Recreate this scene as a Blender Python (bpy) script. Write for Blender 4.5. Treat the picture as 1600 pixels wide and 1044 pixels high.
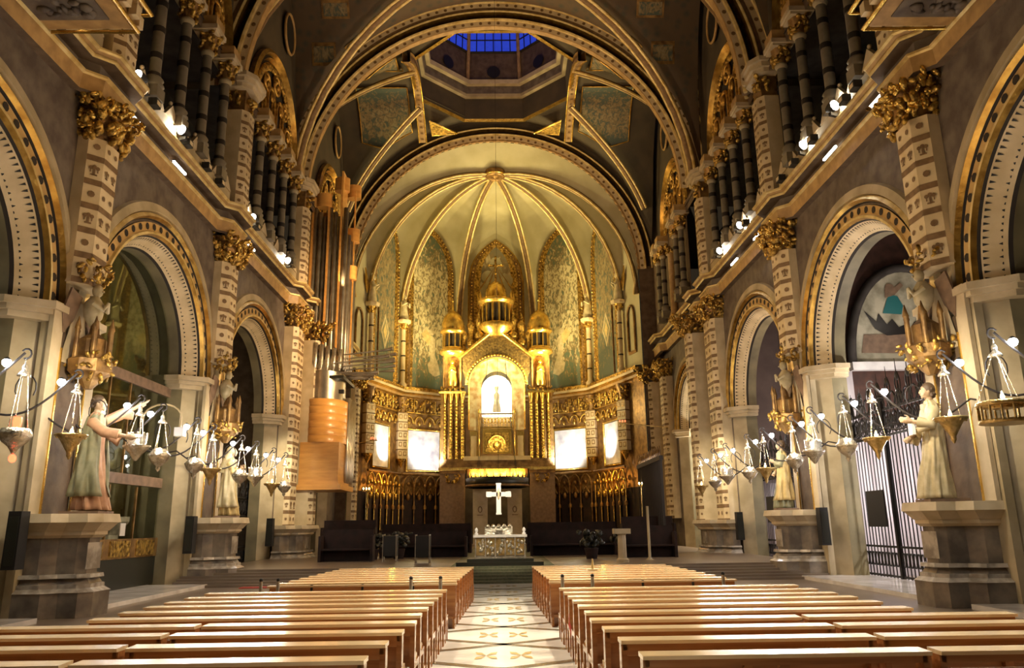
import bpy, bmesh, math, random
from mathutils import Vector, Matrix, Quaternion
PI = math.pi
sin, cos, sqrt = math.sin, math.cos, math.sqrt
rnd = random.Random(7)
for o in list(bpy.data.objects): bpy.data.objects.remove(o)
S = bpy.context.scene
COL = S.collection
# ---------------- camera, world, exposure ----------------
def make_camera():
    f, p, yw, ro = 1200., math.radians(13.95), math.radians(.88), math.radians(.775)
    fw = Vector((sin(yw)*cos(p), cos(yw)*cos(p), sin(p)))
    r0 = Vector((cos(yw), -sin(yw), 0)); u0 = r0.cross(fw)
    r = cos(ro)*r0 - sin(ro)*u0; u = sin(ro)*r0 + cos(ro)*u0
    cd = bpy.data.cameras.new('camera'); cam = bpy.data.objects.new('camera', cd); COL.objects.link(cam)
    cd.sensor_width = 36; cd.lens = f/1600*36; cd.clip_start = .05; cd.clip_end = 300
    m = Matrix((r, u, -fw)).transposed().to_4x4(); m.translation = Vector((0, 0, 1.75))
    cam.matrix_world = m; S.camera = cam
make_camera()
w = bpy.data.worlds.new('world'); S.world = w; w.use_nodes = True
w.node_tree.nodes['Background'].inputs[0].default_value = (1.0, .72, .42, 1)
w.node_tree.nodes['Background'].inputs[1].default_value = .018
vs = S.view_settings; vs.view_transform = 'Standard'; vs.look = 'None'; vs.gamma = 1; vs.use_curve_mapping = False
vs.exposure = 0.42
def light(kind, name, loc, energy, col, size=.3, target=None, spot=60, blend=.6):
    l = bpy.data.lights.new(name, kind); l.energy = energy; l.color = col
    if kind == 'SPOT': l.spot_size = math.radians(spot); l.spot_blend = blend; l.shadow_soft_size = size
    elif kind == 'POINT': l.shadow_soft_size = size
    elif kind == 'AREA': l.shape = 'RECTANGLE'; l.size = size[0]; l.size_y = size[1]
    o = bpy.data.objects.new(name, l); COL.objects.link(o); o.location = loc
    if target is not None: o.rotation_euler = (Vector(target)-Vector(loc)).to_track_quat('-Z', 'Y').to_euler()
    return o
WARM = (1, .66, .34); GOLDL = (1, .80, .36); WHITE = (1, .87, .64); COOL = (1, .94, .84)
APX = -.33
# floodlights on the gallery cornice: down over the pews, across to the opposite wall
for s in (-1, 1):
    for y in (8.5, 12.5, 16.5, 20.5, 24.5, 28.5):
        light('SPOT', 'cornice_flood', (s*8.7, y, 12.9), 3600 if s < 0 else 5600, WHITE, .12, (s*2.6, y-2.5 if y < 20 else 15.0+(y-20)*.3, 0), 58 if y < 20 else 34, .8)
    for y in (12.3, 17.0, 21.4, 26.0, 30.5, 35.0):
        light('SPOT', 'gallery_flood', (s*8.3, y, 12.7), 1250, WARM, .2, (-s*9.8, y+.5, 5.5), 72, .9)
    for y in (21.4, 31):
        light('SPOT', 'vault_flood', (s*8.5, y, 13.4), 1500, WARM, .25, (-s*6, y+8, 26), 100, .9)
    light('SPOT', 'crossing_flood', (s*8.2, 38.0, 14.0), 1100, WARM, .25, (-s*4, 44, 26), 110, .9)
    for y in (15.4, 24.4):      # spots aimed at the statue piers
        light('SPOT', 'pier_light', (s*7.9, y, 5.4), 260, WHITE, .08, (s*9.8, y+1.4, 4.2), 110, .9)
    light('SPOT', 'pier_light', (s*7.9, 33.0, 5.4), 500, WHITE, .08, (s*9.6, 35.2, 4.0), 80, .9)
# apse lighting on the sanctuary cornice
for s in (-1, 1):
    for (x, y) in ((6.0, 52.0), (3.4, 54.6)):
        light('SPOT', 'apse_flood', (APX+s*x, y, 11.9), 2600, GOLDL, .2, (APX-s*2, 55, 22), 150, .9)
    light('SPOT', 'mosaic_lamp', (APX+s*4.3, 54.2, 6.2), 650, (1, .95, .88), .1, (APX+s*5.0, 57.1, 7.4), 95, .7)
    light('SPOT', 'mosaic_lamp', (APX+s*6.9, 52.2, 6.2), 420, (1, .95, .88), .1, (APX+s*7.9, 53.3, 7.4), 95, .7)
    light('POINT', 'sanctuary_glow', (APX+s*5.2, 52.0, 9.6), 260, GOLDL, .3)
    light('POINT', 'choir_glow', (APX+s*6.9, 52.4, 4.7), 60, (1, .45, .08), .15)
light('SPOT', 'altar_flood', (APX-5, 47.0, 12.5), 950, GOLDL, .2, (APX, 57, 12), 50, .8)
light('SPOT', 'altar_flood', (0, 20, 12.5), 5200, WHITE, .2, (0, 27.2, 1.0), 18, .7)
light('POINT', 'camarin_fill', (APX, 55.3, 7.5), 40, GOLDL, .2)  # light added in front of the niche figure
light('SPOT', 'organ_fill', (3.0, 31.5, 12.9), 7000, WARM, .2, (-8.8, 38.5, 11), 50, .8)  # fill light added to brighten the organ
light('AREA', 'canopy_lamp', (APX, 55.3, 5.4), 70, (1, .62, .2), (3.8, .2), (APX, 56.1, 4.9))
# ---------------- materials ----------------
MATS = {}
def mat(name, col, rough=.6, metal=0, col2=None, scale=4., detail=6., bump=0., bscale=None, emit=None, es=0, voro=False, lo=.35, hi=.65, spec=.5, coat=0, alpha=None, stretch=None):
    m = bpy.data.materials.new(name); m.use_nodes = True; nt = m.node_tree; N = nt.nodes; L = nt.links
    b = N['Principled BSDF']; b.inputs['Roughness'].default_value = rough; b.inputs['Metallic'].default_value = metal
    b.inputs['Base Color'].default_value = (*col, 1); b.inputs['Specular IOR Level'].default_value = spec
    if coat: b.inputs['Coat Weight'].default_value = coat; b.inputs['Coat Roughness'].default_value = .15
    tc = N.new('ShaderNodeTexCoord'); mp = N.new('ShaderNodeMapping'); L.new(tc.outputs['Object'], mp.inputs[0])
    if stretch: mp.inputs['Scale'].default_value = stretch
    if col2 is not None:
        if voro:
            t = N.new('ShaderNodeTexVoronoi'); t.inputs['Scale'].default_value = scale; out = t.outputs['Distance']
        else:
            t = N.new('ShaderNodeTexNoise'); t.inputs['Scale'].default_value = scale; t.inputs['Detail'].default_value = detail; out = t.outputs['Fac']
        L.new(mp.outputs[0], t.inputs['Vector'])
        r = N.new('ShaderNodeValToRGB'); r.color_ramp.elements[0].position = lo; r.color_ramp.elements[1].position = hi
        r.color_ramp.elements[0].color = (*col, 1); r.color_ramp.elements[1].color = (*col2, 1)
        L.new(out, r.inputs[0]); L.new(r.outputs[0], b.inputs['Base Color'])
    if bump:
        t2 = N.new('ShaderNodeTexNoise'); t2.inputs['Scale'].default_value = bscale or scale*2; t2.inputs['Detail'].default_value = 5
        L.new(mp.outputs[0], t2.inputs['Vector'])
        bp = N.new('ShaderNodeBump'); bp.inputs['Strength'].default_value = bump; bp.inputs['Distance'].default_value = .05
        L.new(t2.outputs['Fac'], bp.inputs['Height']); L.new(bp.outputs[0], b.inputs['Normal'])
    if emit: b.inputs['Emission Color'].default_value = (*emit, 1); b.inputs['Emission Strength'].default_value = es
    if alpha is not None: b.inputs['Alpha'].default_value = alpha
    MATS[name] = m; return m
mat('gold', (.66, .40, .09), .3, .9, (.36, .19, .035), 3, bump=.25, bscale=9)
mat('gold_bright', (.90, .62, .16), .26, .85, (.6, .36, .07), 4, bump=.2, bscale=12)
mat('gold_carved', (.80, .52, .12), .32, .8, (.14, .07, .015), 7, bump=1.0, bscale=10)
mat('gold_dull', (.38, .22, .07), .45, .55, (.16, .085, .03), 3, bump=.4, bscale=8)
mat('cornice_tan', (.50, .31, .115), .5, 0, (.34, .20, .07), 3, bump=.1)
mat('arch_tan', (.60, .39, .14), .5, 0, (.46, .28, .09), 2.5)
mat('cream', (.76, .61, .37), .5, 0, (.60, .46, .25), 1.6, bump=.05)
mat('cream_stone', (.62, .50, .32), .6, 0, (.46, .36, .21), 1.8, bump=.12)
mat('pale_stone', (.50, .40, .24), .6, 0, (.33, .26, .14), 1.2, bump=.15)
mat('green_stone', (.24, .20, .105), .6, 0, (.14, .115, .06), 1.1, bump=.15)
mat('wall_mauve', (.165, .13, .095), .6, 0, (.085, .06, .045), 2.2, bump=.2, bscale=6)
mat('wall_brown', (.16, .105, .06), .7, 0, (.09, .055, .03), 2.5, bump=.2)
mat('dark_wall', (.05, .04, .032), .8, 0, (.025, .018, .013), 2)
mat('lilac_wall', (.22, .16, .135), .7, 0, (.16, .115, .10), 1.0, bump=.2)
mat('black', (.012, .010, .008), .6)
mat('dark_groove', (.018, .011, .006), .7)
mat('brown_paint', (.24, .14, .06), .6, 0, (.16, .09, .035), 6)
mat('column_stone', (.22, .185, .125), .5, 0, (.16, .13, .085), 3)
mat('marble_grey', (.30, .245, .18), .2, 0, (.15, .125, .10), 2.4, bump=.05)
mat('marble_pale', (.58, .52, .43), .2, 0, (.30, .26, .21), 3.0, lo=.4, hi=.6)
mat('marble_white', (.86, .82, .76), .16, 0, (.62, .58, .54), 1.6)
mat('floor_marble', (.86, .83, .78), .14, 0, (.72, .68, .62), 1.1)
mat('floor_side', (.26, .20, .14), .3, 0, (.20, .15, .11), 1.0)
mat('floor_inlay', (.20, .17, .12), .2, 0, (.12, .10, .07), 3)
mat('floor_gold', (.72, .50, .18), .25, .2, (.35, .25, .12), 6)
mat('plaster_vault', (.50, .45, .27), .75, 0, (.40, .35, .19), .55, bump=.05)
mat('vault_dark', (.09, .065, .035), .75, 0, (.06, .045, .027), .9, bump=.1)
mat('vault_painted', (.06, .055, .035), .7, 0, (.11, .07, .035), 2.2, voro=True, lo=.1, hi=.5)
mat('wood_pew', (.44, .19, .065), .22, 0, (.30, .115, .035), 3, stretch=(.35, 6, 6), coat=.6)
mat('wood_pew_lit', (.84, .65, .41), .24, 0, (.74, .52, .28), 3, stretch=(.35, 6, 6), coat=.7)  # pew wood with the bright reflection on its tops put into the colour
mat('wood_dark', (.030, .011, .008), .85, 0, (.014, .006, .004), 3)
mat('wood_organ', (.85, .44, .11), .35, 0, (.72, .34, .08), 1.2, stretch=(1, 1, 5), coat=.3)
mat('pipe_metal', (.62, .56, .44), .28, .85, (.42, .36, .26), 2)
mat('pipe_grey', (.42, .38, .30), .35, .7, (.26, .22, .16), 2)
mat('silver', (.86, .80, .66), .25, .85, (.5, .44, .32), 9, bump=.5, bscale=22)
mat('brass', (.82, .62, .28), .28, .85, (.5, .33, .1), 9, bump=.4, bscale=22)
mat('iron', (.022, .019, .017), .45, .5)
mat('iron_brown', (.028, .020, .016), .7, 0)
mat('stone_dark', (.022, .02, .014), .4, 0, (.02, .022, .014), 5)
mat('green_carpet', (.11, .12, .065), .8, 0, (.17, .16, .09), 14, bump=.2)
mat('red_glass', (.8, .05, .02), .2, emit=(1, .08, .03), es=5)
mat('pink_glass', (.8, .35, .32), .2, emit=(1, .35, .3), es=1.2)
mat('flame', (1, .7, .3), .5, emit=(1, .66, .25), es=26)
mat('led', (1, 1, 1), .5, emit=(.75, .86, 1), es=110)
mat('spot_face', (1, 1, 1), .5, emit=(1, .97, .92), es=160)
mat('niche_light', (1, .95, .8), .5, emit=(1, .94, .78), es=3.2)
mat('window_blue', (.03, .05, .35), .3, emit=(.02, .05, .55), es=.55, col2=(.04, .09, .5), scale=1.5)
mat('window_dusk', (.6, .65, .6), .3, emit=(.78, .82, .72), es=1.1)
mat('robe_sand', (.56, .46, .27), .6, 0, (.42, .34, .18), 5)
mat('robe_rose', (.56, .32, .18), .6, 0, (.42, .22, .12), 5)
mat('robe_green', (.26, .24, .13), .6, 0, (.18, .17, .09), 5)
mat('robe_ochre', (.62, .47, .20), .6, 0, (.48, .34, .13), 5)
mat('red_marble', (.10, .045, .03), .5, 0, (.05, .025, .018), 3)
mat('hair_dark', (.09, .055, .03), .6)
mat('glare_strip', (1, 1, 1), .5, emit=(1, .93, .8), es=9)  # glow for the glare patches under the cornice
mat('robe_brown', (.24, .15, .09), .6, 0, (.16, .1, .06), 5)
mat('skin_stone', (.42, .29, .17), .55, 0, (.34, .22, .12), 6)
mat('red_cloth', (.70, .035, .02), .6)
mat('paper', (.8, .8, .78), .6)
mat('led_cloth', (.5, .06, .04), .6)
mat('mosaic', (.80, .78, .74), .35, 0, (.34, .33, .40), 1.3, lo=.36, hi=.72, detail=4)
mat('tracery_gold', (.80, .50, .12), .3, .85, (.3, .15, .03), 5, bump=.5, bscale=14)
# tall painted panels of the apse: teal ground, cream swarm of figures
def paint_mat(name, ground, fig, sc, seed, lo, hi):
    m = bpy.data.materials.new(name); m.use_nodes = True; N = m.node_tree.nodes; L = m.node_tree.links; b = N['Principled BSDF']
    b.inputs['Roughness'].default_value = .55
    tc = N.new('ShaderNodeTexCoord'); mp = N.new('ShaderNodeMapping'); mp.inputs['Location'].default_value = (seed, seed, seed); mp.inputs['Scale'].default_value = (1.5, 1.5, .75)
    L.new(tc.outputs['Object'], mp.inputs[0])
    t = N.new('ShaderNodeTexNoise'); t.inputs['Scale'].default_value = sc; t.inputs['Detail'].default_value = 7; t.inputs['Distortion'].default_value = 1.2
    L.new(mp.outputs[0], t.inputs['Vector'])
    r = N.new('ShaderNodeValToRGB'); e = r.color_ramp.elements; e[0].position = lo; e[1].position = hi
    e[0].color = (*ground, 1); e[1].color = (*fig, 1)
    k = r.color_ramp.elements.new((lo+hi)/2); k.color = (.24, .17, .075, 1)
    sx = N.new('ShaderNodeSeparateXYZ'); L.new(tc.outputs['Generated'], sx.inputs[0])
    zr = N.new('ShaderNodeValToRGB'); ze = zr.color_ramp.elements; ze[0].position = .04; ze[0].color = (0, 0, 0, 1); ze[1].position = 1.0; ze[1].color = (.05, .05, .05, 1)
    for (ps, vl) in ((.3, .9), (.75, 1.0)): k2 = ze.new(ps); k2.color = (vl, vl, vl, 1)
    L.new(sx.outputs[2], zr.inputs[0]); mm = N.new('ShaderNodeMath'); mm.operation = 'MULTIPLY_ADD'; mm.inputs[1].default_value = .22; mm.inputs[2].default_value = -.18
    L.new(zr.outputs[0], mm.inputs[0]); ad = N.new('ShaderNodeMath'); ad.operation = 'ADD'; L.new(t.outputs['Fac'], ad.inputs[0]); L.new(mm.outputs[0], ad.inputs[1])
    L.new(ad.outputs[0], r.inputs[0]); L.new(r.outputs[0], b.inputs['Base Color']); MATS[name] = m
paint_mat('painting_a', (.12, .16, .10), (.58, .50, .28), 3.4, 3, .36, .58)
paint_mat('painting_b', (.075, .10, .075), (.30, .25, .13), 3.0, 11, .42, .68)
mat('chapel_lit_pale', (.62, .56, .55), .6, 0, (.34, .29, .28), .8, stretch=(3, 3, .3))  # pale wall tone with the brightness behind the gate put in
mat('rib_gold', (.85, .68, .32), .4, .35, (.6, .42, .14), 3)
mat('gold_gable', (.20, .13, .04), .4, .6, (.08, .05, .02), 6, bump=.8, bscale=9)
mat('mosaic_gold', (.62, .52, .30), .4, .2, (.42, .24, .08), 2.2, lo=.4, hi=.62)
mat('fresco', (.50, .45, .32), .6, 0, (.22, .20, .13), 1.3, lo=.42, hi=.62)
paint_mat('painting_c', (.22, .19, .11), (.60, .50, .28), .9, 5, .4, .62)
def glass_mat():
    m = bpy.data.materials.new('glass'); m.use_nodes = True; N = m.node_tree.nodes; L = m.node_tree.links
    N.remove(N['Principled BSDF']); out = N['Material Output']
    g = N.new('ShaderNodeBsdfGlossy'); g.inputs['Roughness'].default_value = .02; g.inputs['Color'].default_value = (.85, .95, .8, 1)
    t = N.new('ShaderNodeBsdfTransparent'); t.inputs['Color'].default_value = (.80, .82, .74, 1)
    mx = N.new('ShaderNodeMixShader'); mx.inputs[0].default_value = .14
    L.new(t.outputs[0], mx.inputs[1]); L.new(g.outputs[0], mx.inputs[2]); L.new(mx.outputs[0], out.inputs[0]); MATS['glass'] = m
glass_mat()
# ---------------- mesh helpers ----------------
class MB:
    def __init__(s): s.v = []; s.f = []; s.m = []; s.sm = []; s.mats = []; s.cur = 0
    def use(s, name):
        if name not in s.mats: s.mats.append(name)
        s.cur = s.mats.index(name); return s
    def add(s, vs, fs, smooth=False):
        if not s.mats: s.use('cream')
        n = len(s.v); s.v += [tuple(p) for p in vs]
        for f in fs: s.f.append(tuple(i+n for i in f)); s.m.append(s.cur); s.sm.append(smooth)
    def quad(s, a, b, c, d): s.add([a, b, c, d], [(0, 1, 2, 3)])
    def box(s, x0, x1, y0, y1, z0, z1, t=0, ty=None):
        ty = t if ty is None else ty
        s.add([(x0, y0, z0), (x1, y0, z0), (x1, y1, z0), (x0, y1, z0), (x0+t, y0+ty, z1), (x1-t, y0+ty, z1), (x1-t, y1-ty, z1), (x0+t, y1-ty, z1)],
              [(0, 3, 2, 1), (4, 5, 6, 7), (0, 1, 5, 4), (1, 2, 6, 5), (2, 3, 7, 6), (3, 0, 4, 7)])
    def poly(s, pts, d):   # polygon extruded by vector d
        n = len(pts); d = Vector(d); q = [Vector(p) for p in pts]
        s.add(q+[p+d for p in q], [tuple(range(n))[::-1], tuple(range(n, 2*n))]+[(i, (i+1) % n, n+(i+1) % n, n+i) for i in range(n)])
    def lathe(s, prof, c=(0, 0, 0), n=12, smooth=True, rx=1, ry=1, ph=0):
        vs = []; fs = []; k = len(prof)
        for i in range(n):
            a = 2*PI*i/n+ph
            for (r, z) in prof: vs.append((c[0]+r*cos(a)*rx, c[1]+r*sin(a)*ry, c[2]+z))
        for i in range(n):
            j = (i+1) % n
            for q in range(k-1): fs.append((i*k+q, j*k+q, j*k+q+1, i*k+q+1))
        s.add(vs, fs, smooth)
        if prof[0][0] > .001: s.add([vs[i*k] for i in range(n)], [tuple(range(n))[::-1]])
        if prof[-1][0] > .001: s.add([vs[i*k+k-1] for i in range(n)], [tuple(range(n))])
    def tube(s, pts, r, n=6, smooth=True, closed=False):
        P = [Vector(p) for p in pts]; K = len(P); R = r if isinstance(r, (list, tuple)) else [r]*K
        vs = []; fs = []; up = Vector((0, 0, 1)); prev = None
        for i in range(K):
            if closed: t = P[(i+1) % K]-P[i-1]
            else: t = P[min(i+1, K-1)]-P[max(i-1, 0)]
            if t.length < 1e-9: t = Vector((0, 0, 1))
            t.normalize()
            if prev is None:
                a = t.orthogonal().normalized()
            else:
                a = prev-t*prev.dot(t)
                a = a.normalized() if a.length > 1e-6 else t.orthogonal().normalized()
            prev = a; b = t.cross(a)
            for j in range(n):
                g = 2*PI*j/n; vs.append(P[i]+(a*cos(g)+b*sin(g))*R[i])
        for i in range(K if closed else K-1):
            i2 = (i+1) % K
            for j in range(n): fs.append((i*n+j, i*n+(j+1) % n, i2*n+(j+1) % n, i2*n+j))
        s.add(vs, fs, smooth)
        if not closed: s.add(vs[:n], [tuple(range(n))[::-1]]); s.add(vs[-n:], [tuple(range(n))])
    def ball(s, c, r, nu=8, nv=5, rot=None):
        if not isinstance(r, (list, tuple)): r = (r, r, r)
        vs = [(0, 0, -1)]; fs = []
        for i in range(1, nv):
            a = -PI/2+PI*i/nv
            for j in range(nu): g = 2*PI*j/nu; vs.append((cos(a)*cos(g), cos(a)*sin(g), sin(a)))
        vs.append((0, 0, 1)); T = len(vs)-1
        for j in range(nu): fs.append((0, 1+(j+1) % nu, 1+j)); fs.append((T, T-nu+j, T-nu+(j+1) % nu))
        for i in range(nv-2):
            for j in range(nu): fs.append((1+i*nu+j, 1+i*nu+(j+1) % nu, 1+(i+1)*nu+(j+1) % nu, 1+(i+1)*nu+j))
        q = [Vector((v[0]*r[0], v[1]*r[1], v[2]*r[2])) for v in vs]
        if rot is not None: q = [rot @ v for v in q]
        s.add([v+Vector(c) for v in q], fs, True)
    def disc(s, c, n, r, k=10, d=.012, sy=1):
        n = Vector(n).normalized(); a = Vector((0, 0, 1))-n*n.z
        a = a.normalized() if a.length > .01 else n.orthogonal().normalized(); b = n.cross(a); c = Vector(c)+n*d
        s.add([c+a*cos(2*PI*i/k)*r*sy+b*sin(2*PI*i/k)*r for i in range(k)], [tuple(range(k))])
    def rings(s, prof, mats, P, th0, th1, n):   # P(r, d, th) -> point; strips between profile points
        for k in range(len(prof)-1):
            if mats[k] is None: continue
            s.use(mats[k]); (r0, d0), (r1, d1) = prof[k], prof[k+1]; vs = []; fs = []
            for i in range(n+1):
                th = th0+(th1-th0)*i/n; vs += [P(r0, d0, th), P(r1, d1, th)]
            for i in range(n): fs.append((2*i, 2*i+1, 2*i+3, 2*i+2))
            s.add(vs, fs, True)
    def grid(s, F, nu, nv, smooth=True):
        vs = [F(i/nu, j/nv) for i in range(nu+1) for j in range(nv+1)]; k = nv+1
        s.add(vs, [(i*k+j, (i+1)*k+j, (i+1)*k+j+1, i*k+j+1) for i in range(nu) for j in range(nv)], smooth)
    def leaves(s, c, w, d, h, n, r=.11, seed=0):   # carved foliage bell
        g = random.Random(seed)
        for i in range(n):
            z = g.random(); k = .62+.42*z; x = g.uniform(-1, 1); y = g.uniform(-1, 1)
            if max(abs(x), abs(y)) < .7:
                if g.random() < .5: x = math.copysign(1, x)
                else: y = math.copysign(1, y)
            rr = r*g.uniform(.6, 1.15); q = Quaternion((g.random()-.5, g.random()-.5, g.random()-.5), g.uniform(0, 3))
            s.ball((c[0]+x*w*k/2, c[1]+y*d*k/2, c[2]+z*h), (rr, rr*.7, rr*1.5), 6, 4, q.to_matrix())
    def build(s, name, parent=None, loc=None):
        me = bpy.data.meshes.new(name); me.from_pydata(s.v, [], s.f)
        for mn in s.mats: me.materials.append(MATS[mn])
        me.polygons.foreach_set('material_index', s.m); me.polygons.foreach_set('use_smooth', s.sm); me.update()
        o = bpy.data.objects.new(name, me); COL.objects.link(o)
        if parent is not None: o.parent = parent
        if loc: o.location = loc
        return o
def tag(o, label=None, cat=None, group=None, kind=None):
    if label: o['label'] = label
    if cat: o['category'] = cat
    if group: o['group'] = group
    if kind: o['kind'] = kind
    return o
def thing(name, label, cat, loc=(0, 0, 0), rz=0, group=None):
    o = bpy.data.objects.new(name, None); COL.objects.link(o); o.location = loc; o.rotation_euler = (0, 0, rz); o.empty_display_size = .1
    return tag(o, label, cat, group)
def copy_tree(o, parent=None):
    c = o.copy(); COL.objects.link(c)
    if parent is not None: c.parent = parent
    for ch in list(o.children): copy_tree(ch, c)
    return c
def inst(proto, used, loc, rz=0, label=None, group=None, sx=None):
    o = copy_tree(proto) if used else proto
    o.location = loc; o.rotation_euler = (0, 0, rz)
    if sx: o.scale = sx
    if label: o['label'] = label
    if group: o['group'] = group
    return o
def struct(o): o['kind'] = 'structure'; return o
ORD = ['first', 'second', 'third', 'fourth', 'fifth', 'sixth', 'seventh', 'eighth', 'ninth', 'tenth', 'eleventh', 'twelfth']
SIDE = {-1: 'left', 1: 'right'}
# ---------------- nave: side walls, arches, pilasters ----------------
PIL = [16.8, 25.9, 35.0]
DY = {-1: 0, 1: 0}
BAYS = [(3.15, 3.75, 6.7), (12.25, 3.75, 6.7), (21.35, 3.75, 6.7), (30.45, 3.75, 6.7), (42.0, 3.0, 7.0)]
def SX(s, x): return s*x+.1
def side_wall(s):
    m = MB(); X = SX(s, 10.3); XO = SX(s, 11.8)
    ycur = -1.5
    for (yc, r, zs) in BAYS:
        m.use('wall_mauve'); m.quad((X, ycur, 0), (X, yc-r, 0), (X, yc-r, 12.9), (X, ycur, 12.9))
        n = 24
        for i in range(n):
            a0 = PI-PI*i/n; a1 = PI-PI*(i+1)/n
            p0 = (X, yc+r*cos(a0), zs+r*sin(a0)); p1 = (X, yc+r*cos(a1), zs+r*sin(a1))
            m.quad(p0, p1, (X, p1[1], 12.9), (X, p0[1], 12.9))
        ycur = yc+r
    m.quad((X, ycur, 0), (X, 48.3, 0), (X, 48.3, 12.9), (X, ycur, 12.9))
    m.use('green_stone')
    for (yc, r, zs) in BAYS:    # splayed jambs below the imposts
        for e in (-1, 1):
            q = [(r, .02), (r-.42, -.45), (r-.5, -.9), (r+.3, -.9)]
            for k in range(3):
                a, b = q[k], q[k+1]; m.use('pale_stone' if k == 0 else 'green_stone')
                m.quad((SX(s, 10.3-a[1]), yc+e*a[0], 0), (SX(s, 10.3-b[1]), yc+e*b[0], 0), (SX(s, 10.3-b[1]), yc+e*b[0], zs), (SX(s, 10.3-a[1]), yc+e*a[0], zs))
    # stone facing of the piers, floor to impost
    for y in PIL[:2]:
        m.use('pale_stone'); m.box(min(SX(s, 10.12), SX(s, 10.3)), max(SX(s, 10.12), SX(s, 10.3)), y-.98, y+.98, 0, 6.55)
    struct(m.build('wall_'+SIDE[s]))
for s in (-1, 1): side_wall(s)
def decorated_arch(s, yc, r, zs, label, group):
    root = thing('decorated_arch', label, 'arch', (SX(s, 10.3), yc, 0), 0, group); R = r+.42
    def P(rr, d, th): return (-s*d, rr*cos(th), zs+rr*sin(th))
    m = MB(); m.rings([(R, 0), (R, .1), (R-.10, .17), (R-.17, .06)], ['rib_gold', 'rib_gold', 'gold'], P, 0, PI, 40)
    h = MB(); h.rings([(R+.34, 0), (R+.30, .12), (R+.06, .16), (R, 0)], ['pale_stone']*3, P, 0, PI, 40); h.build('hood_mould', root)
    m.rings([(R-.17, .06), (R-.25, -.1), (R-.27, .05)], ['dark_groove', 'dark_groove'], P, 0, PI, 40)
    m.rings([(R-.52, .05), (R-.55, .12), (R-.62, .12), (R-.66, .0)], ['rib_gold', 'rib_gold', 'gold'], P, 0, PI, 40); m.build('gold_roll', root)
    m = MB(); m.rings([(R-.27, .05), (R-.52, .05)], ['arch_tan'], P, 0, PI, 40); m.use('dark_groove')
    for i in range(27):
        th = PI*(i+.5)/27; p = P(R-.395, .05, th); m.disc(p, (-s, 0, 0), .105, 8)
    for z in [zs-.0]: pass
    m.build('painted_band', root)
    m = MB(); m.rings([(R-.66, 0), (R-.70, -.06)], ['dark_groove'], P, 0, PI, 40)
    m.rings([(R-.70, -.06), (R-.98, -.48)], ['cream'], P, 0, PI, 40); m.rings([(R-.98, -.48), (R-1.02, -.56)], ['dark_groove'], P, 0, PI, 40)
    m.rings([(R-1.02, -.56), (R-1.05, -.9)], ['green_stone'], P, 0, PI, 40)
    m.use('black')
    for i in range(72):        # dentil teeth
        th = PI*(i+.5)/72; rr = R-.73; dt = .010*3.5/r
        a, b = P(rr, -.085, th-dt), P(rr, -.085, th+dt); c = P(rr-.075, -.19, th); m.add([a, b, c], [(0, 1, 2)])
        rr = R-.93; a, b = P(rr, -.40, th-dt), P(rr, -.40, th+dt); c = P(rr+.05, -.33, th); m.add([a, b, c], [(0, 1, 2)])
    m.build('soffit', root)
    for e in (-1, 1):
        m = MB().use('cream_stone')
        for (z, o, h) in ((zs-.42, .02, .14), (zs-.28, .10, .12), (zs-.16, .2, .16)):
            q = [(R-.2, .0), (R-.2, .16+o), (R-.62-o*.6, .16+o), (R-1.12-o, -.42), (R-1.10-o, -.9), (R-.2, -.9)]
            m.poly([(-s*b, e*a, z) for a, b in q], (0, 0, h))
        m.build('impost', root)
    return root
nm = {12.25: 'nearest the camera, beside the first statue pier', 21.35: 'between the two statue piers', 30.45: 'just before the paired pilasters', 42.0: 'beside the choir'}
ex = {(-1, 21.35): 'between the statue piers, closed by glass', (1, 21.35): 'between the statue piers, with a large iron gate', (-1, 30.45): 'opening on a dark chapel with a gilt spire', (1, 30.45): 'with a plain mauve wall inside'}
for s in (-1, 1):
    for (yc, r, zs) in BAYS[1:]:
        if s == -1 and yc == 42.0: continue
        decorated_arch(s, yc, r, zs, SIDE[s]+' dotted nave arch '+ex.get((s, yc), nm[yc]), 'decorated arches of the side chapels')
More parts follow.
